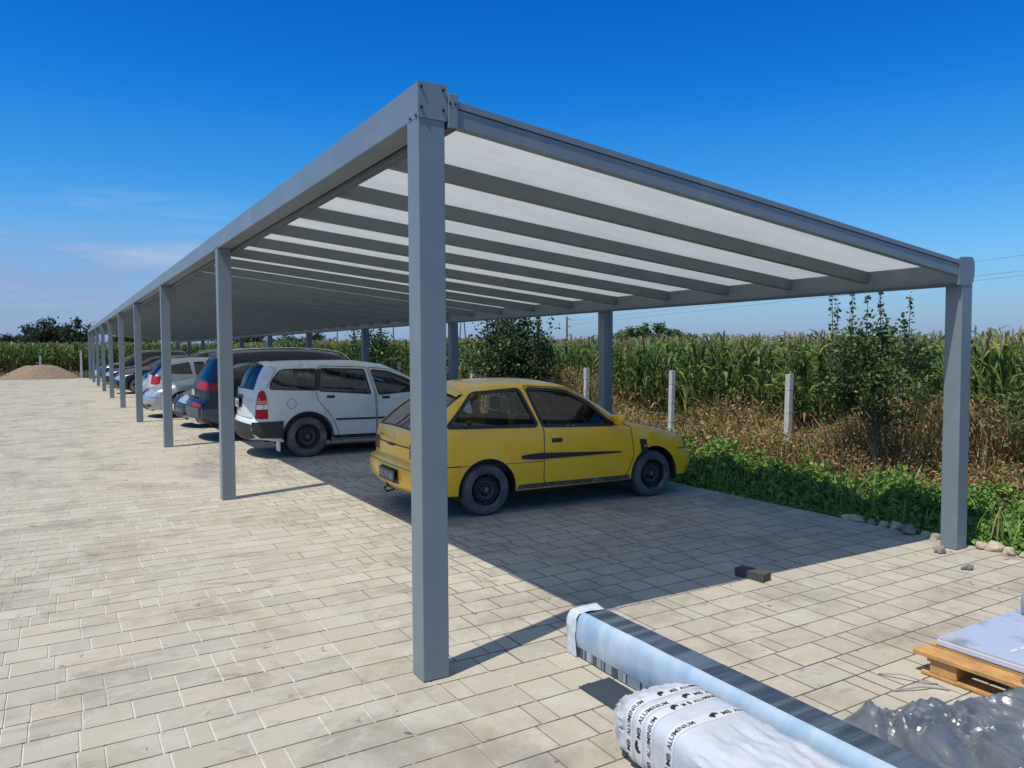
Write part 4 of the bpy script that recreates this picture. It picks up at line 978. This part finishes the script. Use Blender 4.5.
sp_d=dict(W=1.76,r=.10,wb=2.66,wr=.32,arch=.37,sill=.24,belt=((-.6,.97),(2.,.90)),tum=.40,frame=.02,wrr=.04,rimstyle='alloy',
 sil=[(-.80,.28,1),(-.92,.32),(-.97,.48),(-.95,.66),(-.92,.86),(-.86,.97,1),(-.70,1.0),(-.40,1.01,1),(-.02,1.24),(.32,1.38,1),(.7,1.42),(1.1,1.41),(1.45,1.34,1),(1.9,1.12),(2.2,.96,1),(2.5,.92),(2.95,.83),(3.28,.70),(3.42,.58),(3.46,.44),(3.42,.30),(3.30,.22)],
 wsh=(12,14),rwin=(7,9),
 windows=[[(-.28,1.02,.03),(.10,1.22,.06),(.36,1.325,.05),(.50,1.33,.03),(.56,.965,.03),(-.1,.98,.03)],[(.58,1.335,.03),(1.12,1.32,.05),(1.45,1.22,.06),(1.95,.95,.03),(.63,.955,.03)]],
 doors=[[(.54,1.38,.03),(1.35,1.34,.05),(2.0,.97,.03),(2.06,.8),(2.02,.28),(.62,.28),(.60,.9)]],
 handles=[(.72,.85)],mirror=(1.85,.92),cabin=(-.2,2.1),seats=[(.2,3),(1.1,2)],tw=.18,
 ends=[('grille',True,.50,.66,-.35,.35,'trim',.004),('lower_intake',True,.27,.38,-.6,.6,'trim',.004),('number_plate',True,.40,.49,-.29,.29,'plate',.012),('badge',True,.60,.66,-.05,.05,'chrome',.012),('number_plate',False,.60,.70,-.29,.29,'plate',.010)],
 lamps=[('headlight',True,.55,.68,.50,'clearlamp',.24),('fog_light',True,.30,.37,.74,'trim',.01),('tail_light',False,.74,.93,.58,'tail',.24)])
sp_h=dict(W=1.74,r=.10,wb=2.58,wr=.325,arch=.375,sill=.24,belt=((-.5,1.02),(1.9,.93)),tum=.36,frame=.02,wrr=.04,rimstyle='alloy',
 sil=[(-.60,.28,1),(-.72,.32),(-.76,.50),(-.74,.70),(-.70,.98,1),(-.50,1.24),(-.36,1.38,1),(-.1,1.44),(.5,1.48),(1.0,1.46),(1.35,1.38,1),(1.85,1.12),(2.1,.98,1),(2.4,.94),(2.85,.84),(3.15,.72),(3.30,.58),(3.34,.44),(3.30,.30),(3.18,.22)],
 wsh=(10,12),rwin=(4,6),
 windows=[[(-.48,1.05,.03),(-.28,1.30,.06),(.20,1.38,.04),(.28,1.02,.03)],[(.32,1.38,.03),(.60,1.385,.03),(.66,1.0,.03),(.36,1.01,.03)],[(.70,1.385,.03),(1.12,1.35,.05),(1.5,1.20,.05),(1.85,.98,.03),(.75,.995,.03)]],
 doors=[[(.66,1.43,.03),(1.25,1.39,.05),(1.9,1.0,.03),(1.98,.8),(1.95,.28),(.74,.28),(.72,.9)]],
 handles=[(.45,.90),(.88,.88)],mirror=(1.78,.95),cabin=(-.4,2.0),seats=[(.2,3),(1.0,2)],tw=.18,
 ends=[('grille',True,.48,.66,-.4,.4,'trim',.004),('lower_intake',True,.27,.38,-.6,.6,'trim',.004),('number_plate',True,.40,.49,-.29,.29,'plate',.012),('badge',True,.60,.66,-.05,.05,'chrome',.012)],
 lamps=[('headlight',True,.56,.70,.50,'clearlamp',.28),('tail_light',False,.74,.98,.66,'tail',.12)])
sp_v=dict(sp_s); sp_v['rails']=(-.5,1.7)
def fac(xf,y,spec,ang=180):      # car pointing at -x with its nose at xf
    return (xf+max(p[0] for p in spec['sil'])+.12, y)
def rear(xr,y,spec): return (xr-min(p[0] for p in spec['sil'])+.10,y)
G='cars parked in the row under the roof'
for nm,lab,spec,pt,mode,xe,y,dz in [
 ('sedan','black car facing the yard with dusty headlamp just beyond the blue suv',sp_d,'black','f',2.18,18.55,0),
 ('sedan','silver low car facing the yard between the black and the pearl white cars',sp_d,'silver','f',1.78,21.7,0),
 ('sedan','pearl white car showing one red tail lamp above the silver bonnet',sp_h,'beige','r',2.20,24.6,0),
 ('hatchback','silver car facing the yard with bright headlamps left of the red tail lamp',sp_h,'silver','f',2.15,27.6,0),
 ('suv','dark tall car with pale roof rails whose roof shows above the silver and pearl cars',sp_v,'black','f',2.5,30.3,0),
 ('hatchback','dark navy car with a bright spoked alloy front wheel facing the yard',sp_h,'navy','f',1.80,34.4,0),
 ('hatchback','dark red car mostly hidden behind the navy car',sp_h,'red','f',2.1,38.2,0),
 ('sedan','navy blue car with pale headlamp far along the row beyond the red car',sp_d,'navy','f',1.75,40.8,0),
 ('suv','black car with white headlamp farthest but one in the row',sp_v,'black','f',1.65,44.6,0),
 ('hatchback','white roofed car at the far end of the parked row',sp_h,'white','f',1.7,49.8,0)]:
    loc=fac(xe,y,spec) if mode=='f' else rear(xe,y,spec)
    Car(nm,lab,spec,pt,loc,math.pi if mode=='f' else 0,G,'car',detail=0)
for o in (suv.root,): o['group']=G
# ---------------------------------------------------------------- vegetation
def leafquads(P, size, cols, aspect=.55, up=.3):
    """P (n,3) centres -> pointed leaves of 4 verts, random orientation"""
    n=len(P); d=rng.normal(size=(n,3)); d[:,2]=d[:,2]*.7-up*0; d/=np.linalg.norm(d,axis=1)[:,None]
    s=rng.normal(size=(n,3)); s-= (s*d).sum(1)[:,None]*d; s/=np.linalg.norm(s,axis=1)[:,None]
    L_=(size*rng.uniform(.6,1.3,n))[:,None]; W_=L_*aspect
    V=np.stack([P-d*L_/2,P+s*W_/2-d*L_*.05,P+d*L_/2,P-s*W_/2-d*L_*.05],1).reshape(-1,3)
    return V,np.arange(4*n).reshape(n,4),cols
def varcol(n, base, var=.25, alt=None, pa=.0):
    c=np.array(base)[None,:]*rng.uniform(1-var,1+var,(n,1))*rng.uniform(.92,1.08,(n,3))
    if alt is not None:
        m=rng.random(n)<pa; c[m]=np.array(alt)[None,:]*rng.uniform(1-var,1+var,(m.sum(),1))
    return np.clip(c,0,1)

# maize plants: a few variants of ribbons, copied into one field mesh
def ribbonq(pts, widths, side):
    V=[];F=[]
    for i,(p,w_) in enumerate(zip(pts,widths)):
        V+= [p-side*w_/2, p+side*w_/2]
    F=[(2*i,2*i+1,2*i+3,2*i+2) for i in range(len(pts)-1)]
    return V,F
def maize(seed):
    r=np.random.default_rng(seed); V=[];F=[];C=[]
    def add(v,f,c):
        o=len(V); V.extend(v); F.extend([tuple(i+o for i in q) for q in f]); C.extend([c]*len(f))
    h=1.0; st=np.array([.16,.19,.06])
    for a in (0,math.pi/2):
        sd=np.array([math.cos(a),math.sin(a),0]); v,f_=ribbonq([np.array([0,0,z]) for z in (0,.5,.92)],[.024,.02,.010],sd); add(v,f_,st)
    n=14
    for i in range(n):
        z0=.07+.80*i/n+r.uniform(-.02,.02); a=(i%2)*math.pi+r.normal(0,.55); ln=r.uniform(.26,.40)*(1.05-.25*abs(i/n-.5)); up=r.uniform(.9,1.35); dr=r.uniform(1.2,2.2)
        d=np.array([math.cos(a),math.sin(a),0]); s=np.array([-math.sin(a),math.cos(a),0]); s=s+np.array([0,0,r.uniform(-.5,.5)]); s/=np.linalg.norm(s)
        pts=[];w_=[]; p=np.array([0,0,z0]); th=up
        for k in range(6):
            pts.append(p.copy()); w_.append([.018,.036,.040,.034,.022,.003][k]*.82)
            p=p+(d*math.cos(th)+np.array([0,0,math.sin(th)]))*ln/5; th-=dr/4.2*(.5+.35*k)
        q=i/n
        if q<.28 and r.random()<.75: c=np.array([.30,.22,.09])*r.uniform(.7,1.2)
        elif r.random()<.14: c=np.array([.30,.30,.07])
        else: c=np.array([.12,.20,.042])*r.uniform(.5,1.5)
        v,f_=ribbonq(pts,w_,s); add(v,f_,c)
    for i in range(5):
        a=r.uniform(0,6.28); t=r.uniform(.08,.35) if i else 0; d=np.array([math.cos(a)*math.sin(t),math.sin(a)*math.sin(t),math.cos(t)]); s=np.array([-math.sin(a),math.cos(a),0])
        b0=np.array([0,0,.90]); v,f_=ribbonq([b0,b0+d*.05,b0+d*.095+np.array([0,0,-.01*i*.3])],[.008,.012,.004],s); add(v,f_,np.array([.42,.34,.17])*r.uniform(.7,1.15))
    # cob
    if r.random()<.8:
        a=r.uniform(0,6.28); d=np.array([math.cos(a)*.35,math.sin(a)*.35,.9]); s=np.array([-math.sin(a),math.cos(a),0]); b0=np.array([0,0,.42]); v,f_=ribbonq([b0,b0+d*.05,b0+d*.11],[.015,.034,.008],s); add(v,f_,np.array([.33,.34,.13]))
    return np.array(V),np.array(F),np.array(C)
VAR=[maize(i) for i in range(12)]
def field(name,label,plants):
    Vs=[];Fs=[];Cs=[];o=0
    for x,y,h in plants:
        V0,F0,C0=VAR[rng.integers(12)]; a=rng.uniform(0,6.283); c,s=math.cos(a),math.sin(a); g=rng.uniform(.9,1.15)*.92
        lx,ly=rng.normal(0,.03,2)
        X=(V0[:,0]*c-V0[:,1]*s)*h*g+V0[:,2]*lx*h+x; Y=(V0[:,0]*s+V0[:,1]*c)*h*g+V0[:,2]*ly*h+y; Z=V0[:,2]*h-.04
        Vs.append(np.stack([X,Y,Z],1)); Fs.append(F0+o); Cs.append(C0*rng.uniform(.72,1.25)); o+=len(V0)
    ob=fastmesh(name,np.concatenate(Vs),np.concatenate(Fs),'leaf',np.clip(np.concatenate(Cs),0,1)); tag(ob,label,'maize',kind='stuff'); return ob
pl_=[]
for r_ in range(9):
    x=10.75+.68*r_; step=.17 if r_<4 else .24
    y=-3.0
    while y<62:
        hh=1.93+.012*max(0,y-5)*.55+.10*noise.noise(Vector((x*.3,y*.18,5)))+rng.normal(0,.07)+.012*r_
        pl_.append((x+rng.normal(0,.05),y+rng.normal(0,.04),max(1.6,hh))); y+=step
for r_ in range(16):
    x=17+3.2*r_; y=-5
    while y<90: pl_.append((x+rng.normal(0,.3),y,2.02+.16*min(1,r_/8)+rng.normal(0,.07)+.12*noise.noise(Vector((x*.1,y*.1,0))))); y+=.42+.04*r_
for r_ in range(7):
    y=60.0+.8*r_; x=-30.
    while x<10.6:
        pl_.append((x+rng.normal(0,.05),y+rng.normal(0,.05),2.36+.10*noise.noise(Vector((x*.3,y,0)))+rng.normal(0,.07))); x+=.19 if x>-8 else .4
field('maize_field','dense green maize with tan tassels standing as one field behind the carport and the gravel heap',pl_)

# dry weeds along the fence
def blades(n, xf, yf, h0, h1, cols, w_=.012, lean=.35, name='dry_weeds', label='', cat='weeds', mt='drystalk', zb=-.04, hfun=None):
    x=xf(n); y=yf(n); h=rng.uniform(h0,h1,n)
    if hfun is not None: h=h*hfun(x,y)
    a=rng.uniform(0,6.283,n); ln=rng.uniform(.05,lean,n)*h; d=np.stack([np.cos(a),np.sin(a)],1)
    s=np.stack([-np.sin(a+rng.normal(0,1,n)),np.cos(a)],1)*w_*rng.uniform(.5,1.4,n)[:,None]
    B=np.stack([x,y,np.full(n,zb)],1); T=np.stack([x+d[:,0]*ln,y+d[:,1]*ln,zb+h],1); Mi=np.stack([x+d[:,0]*ln*.35,y+d[:,1]*ln*.35,zb+h*.55],1)
    S=np.concatenate([s,np.zeros((n,1))],1)
    V=np.stack([B-S*.6,B+S*.6,Mi+S,Mi-S,T+S*.25,T-S*.25],1).reshape(-1,3); o=(np.arange(n)*6)[:,None]
    F=np.concatenate([o+np.array([[0,1,2,3]]),o+np.array([[3,2,4,5]])],0); C=np.concatenate([cols,cols],0)
    return V,F,C
def join(parts):
    V=[];F=[];C=[];o=0
    for v,f_,c in parts: V.append(v);F.append(f_+o);C.append(c);o+=len(v)
    return np.concatenate(V),np.concatenate(F),np.concatenate(C)
def nf(x,y,s,seed): return np.array([noise.noise(Vector((a*s,b_*s,seed))) for a,b_ in zip(x,y)])
n=34000
yf=lambda n: np.where(rng.random(n)<.6, rng.uniform(-1,16,n), rng.uniform(-1,56,n))
hf=lambda x,y: 1.15*np.clip(.66+1.0*nf(x,y,.55,2.),.25,1.1)*np.where(x<9.7,np.clip((x-7.7)/2.2,.25,.62),1)
dc=varcol(n,(.27,.16,.07),.45,(.36,.28,.16),.3); g_=rng.random(n)<.28; dc[g_]=varcol(g_.sum(),(.13,.16,.05),.3)
p1=blades(n,lambda n: rng.uniform(7.9,10.7,n),yf,.45,1.15,dc,.008,.9,hfun=hf)
# leafy and seedy bits on the dry plants
m=80000; x=rng.uniform(8.0,10.7,m); y=yf(m); hh=1.12*np.clip(.72+1.0*nf(x,y,.55,2.),.25,1.2)*np.where(x<9.7,np.clip((x-7.7)/2.2,.25,.62),1); z=-.02+rng.random(m)**.7*1.0*hh
cc=varcol(m,(.34,.20,.09),.55,(.16,.19,.06),.40)
p2=leafquads(np.stack([x,y,z],1),.060,cc,.35)
V,F,C=join([p1,p2]); o=fastmesh('dry_weeds',V,F,'drystalk',C); tag(o,'tangle of dry brown weeds along the concrete fence posts','weeds',kind='stuff')
# green ground cover
m=85000; x=XE+.02+rng.random(m)**.85*1.75; y=np.where(rng.random(m)<.72, rng.uniform(.5,10,m), rng.uniform(-1,54,m))
hh=.80*np.clip(.58+1.2*nf(x,y,1.9,8.)+.8*nf(x,y,6.,3.),.10,1.35)*np.clip((x-XE)/.95,.14,1)*np.clip((8.7-x)/.5,.4,1)
z=-.03+.44*hh*rng.random(m)**.55
cc=varcol(m,(.13,.25,.045),.5,(.24,.36,.08),.3)
pa=leafquads(np.stack([x,y,z],1),.062,cc,.62)
n=4500; pb=blades(n,lambda n: XE+.1+rng.random(n)*1.8,lambda n: rng.uniform(-1,24,n),.12,.40,varcol(n,(.17,.28,.06),.4,(.30,.27,.12),.15),.007,.9)
V,F,C=join([pa,pb]); o=fastmesh('green_weeds',V,F,'leaf',C); tag(o,'bright green leafy weeds growing along the edge of the paving','weeds',kind='stuff')
# thin weeds at the far end of the yard
n=9000; p=blades(n,lambda n: rng.uniform(-14,7,n),lambda n: rng.uniform(55.6,59.6,n),.08,.5,varcol(n,(.16,.19,.07),.35,(.34,.26,.13),.3),.02,.5)
o=fastmesh('field_edge_grass',*p[:2],'leaf',p[2]); tag(o,'low mixed grass between the far end of the yard and the maize','grass',kind='stuff')

def limb_tree(name,label,x,y,h,crown,trunk_r,nclump,nleaf,size,base,cat='tree',shoots=(),alt=(.16,.22,.06),z0=.6,group=None,up=0.):
    """crown: (rx, ry, zc, rz)"""
    root=empty(name,(x,y,-.04)); tag(root,label,cat,group)
    rx,ry,zc,rz=crown; b=MB()
    b.tube([(0,0,0),(.02,.01,z0*.5),(0,-.02,z0),(.03,0,zc),(.0,.02,zc+rz*.7)],[trunk_r*1.25,trunk_r,trunk_r*.85,trunk_r*.5,trunk_r*.15],8)
    cl=[]
    for i in range(nclump):
        while True:
            v=rng.normal(size=3); v/=np.linalg.norm(v); q=rng.random()**.45
            c=np.array([v[0]*rx*q,v[1]*ry*q,zc+v[2]*rz*q])
            if c[2]>z0*.7: break
        cl.append(c)
    for c in cl[:max(8,min(26,nclump//3))]:
        s=Vector((0,0,z0+max(0,(c[2]-z0))*.35)); e=Vector(c); mid=s.lerp(e,.5)+Vector((0,0,.08*rz)); b.tube([s,mid,e],[trunk_r*.38,trunk_r*.22,trunk_r*.08],5)
    pts=[];cols=[]
    for c in cl:
        k=int(nleaf/nclump*rng.uniform(.5,1.5)); cr=rng.uniform(.5,1.15)*(rx+ry+rz)/3*.30
        P=c+rng.normal(size=(k,3))*cr*np.array([.6,.6,.55]); pts.append(P); cols.append(varcol(k,np.array(base)*rng.uniform(.75,1.25),.3,alt,.12))
    for (sx,sy,sz0,sz1) in shoots:
        lx,ly=rng.normal(0,.03,2); b.tube([(.01,0,z0*.95),(sx*.75,sy*.75,z0+(sz0-z0)*.6),(sx,sy,sz0),(sx+lx,sy+ly,sz1)],[trunk_r*.35,trunk_r*.3,trunk_r*.2,.003],5)
        k=int((sz1-sz0)*95); t=rng.random(k); tt=np.round(t*(sz1-sz0)/.055)*.055
        P=np.stack([sx+lx*tt/(sz1-sz0)+rng.normal(0,.030,k)*(1.5-t),sy+ly*tt/(sz1-sz0)+rng.normal(0,.030,k)*(1.5-t),sz0+tt+rng.normal(0,.010,k)],1); pts.append(P); cols.append(varcol(k,base,.3,alt,.1))
    b.build('trunk','bark',root,smooth=60)
    P=np.concatenate(pts); Cc=np.concatenate(cols); m_=P[:,2]>z0*.55
    V,F,C=leafquads(P[m_],size,Cc[m_]); fastmesh('crown',V,F,'leaf',C,root)
    return root
limb_tree('fruit_tree','bushy young fruit tree with upright leafy shoots beside the right rear post',8.75,5.80,2.5,(.42,.70,1.40,.62),.040,50,4600,.064,(.075,.12,.038),z0=.80,
  shoots=[(-.0,.62,1.6,2.42),(.1,.42,1.6,2.46),(-.1,.50,1.6,2.30),(.0,.16,1.6,2.40),(.05,-.02,1.6,2.52),(-.1,-.46,1.5,2.36),(-.05,-.40,1.6,2.15),(.1,-.98,1.4,2.28)],group=None)
limb_tree('fruit_tree','dense dark fruit tree rising behind the yellow car roof',8.97,15.2,3.0,(.80,1.25,1.55,.95),.06,130,11000,.09,(.040,.070,.026),z0=.6,shoots=[(0,-1.25,1.7,2.75),(.1,-1.15,1.6,2.6),(.1,.5,2.2,2.8),(0,1.0,2.0,2.6)])
limb_tree('fruit_tree','looser fruit tree seen over the front of the white estate car',8.97,24.3,3.0,(.9,1.5,1.45,.85),.06,90,6500,.11,(.055,.090,.03),z0=.6,shoots=[(0,1.6,1.7,2.7),(0,.2,2.0,2.9),(0,-.9,1.8,2.7)])
limb_tree('fruit_tree','pale young fruit tree farther along the row above the blue suv',8.97,34,3.0,(.9,1.5,1.5,.8),.06,60,3500,.13,(.09,.13,.04),z0=.6)
limb_tree('shrub','low green shrub leaning against the maize right of the rear post',9.6,3.9,1.7,(.6,.9,.9,.75),.03,60,3600,.08,(.07,.12,.03),z0=.2,cat='shrub')
# distant trees
def far_tree(px,y,h,rw,lab,col=(.030,.050,.022),nl=1400,name='distant_tree'):
    x=gdir(px)*y; rz=h*.42
    limb_tree(name,lab,x,y,h,(rw,rw,h-rz,rz),.18,34,int(nl*1.6),.40*max(1,y/120),col,z0=h*.3,alt=(.05,.07,.03),group='far trees beyond the maize' if name=='distant_tree' else None)
for px,y,h,rw,lab in [(2,150,4.3,3.0,'low dark tree at the left edge of the photo'),(22,150,3.9,2.4,'flat dark tree between the left edge and the tallest distant one'),(32,125,5.0,2.0,'rounded dark tree left of the tallest distant one'),
  (45,118,6.3,2.6,'tallest dark distant tree above the gravel heap'),(53,120,5.4,1.8,'dark tree merging with the right side of the tallest one'),(63,118,5.7,1.5,'narrow dark tree right of the tallest distant one'),(82,112,6.0,1.8,'dark tree just left of the far end of the carport'),
  (124,130,4.9,2.4,'far tree seen between the sixth and fifth front posts'),(140,135,4.5,3,'far tree behind the silver cars under the roof'),(230,135,5.0,3.2,'far tree above the blue suv left part'),(252,130,5.2,3.0,'dense far tree left of the thin rear posts'),(280,150,4.4,3.2,'low far tree between two thin rear posts'),
  (296,150,4.6,3.0,'grey green far tree just left of a thin rear post'),(318,140,4.9,2.5,'round far tree just right of a thin rear post'),(332,170,4.0,3.5,'flat far tree over the roof of the white estate car'),(405,180,4.2,3,'far tree right beside the nearest front post')]:
    far_tree(px,y,h,rw,lab)
for i,(px,y,h,rw) in enumerate([(612,80,3.9,1.0),(624,78,4.5,1.6),(638,77,4.9,1.9),(650,78,5.0,1.9),(664,78,4.9,1.9),(678,79,4.6,1.7),(689,81,4.1,1.1)]):
    far_tree(px,y,h,rw,['small left tip of the pale green clump right of the grey post','second bush from the left in the pale green clump','third bush from the left in the pale green clump','middle and highest bush of the pale green clump','bush just right of the highest one in the pale green clump','second bush from the right in the pale green clump','small right tip of the pale green clump above the maize'][i],(.085,.14,.035),1500,'distant_bush')
for i,px in enumerate((720,745,800,990,1012)):
    far_tree(px,150,[4.1,3.9,3.9,4.6,4.6][i],[2.2,2,3,2.2,2.4][i],['tiny dark tree on the skyline right of the pale green clump','second tiny dark tree on the skyline above the maize','flat dark tree on the skyline left of the leafy shoots','small dark tree on the skyline right of the rear post','small dark tree on the skyline at the right edge'][i])
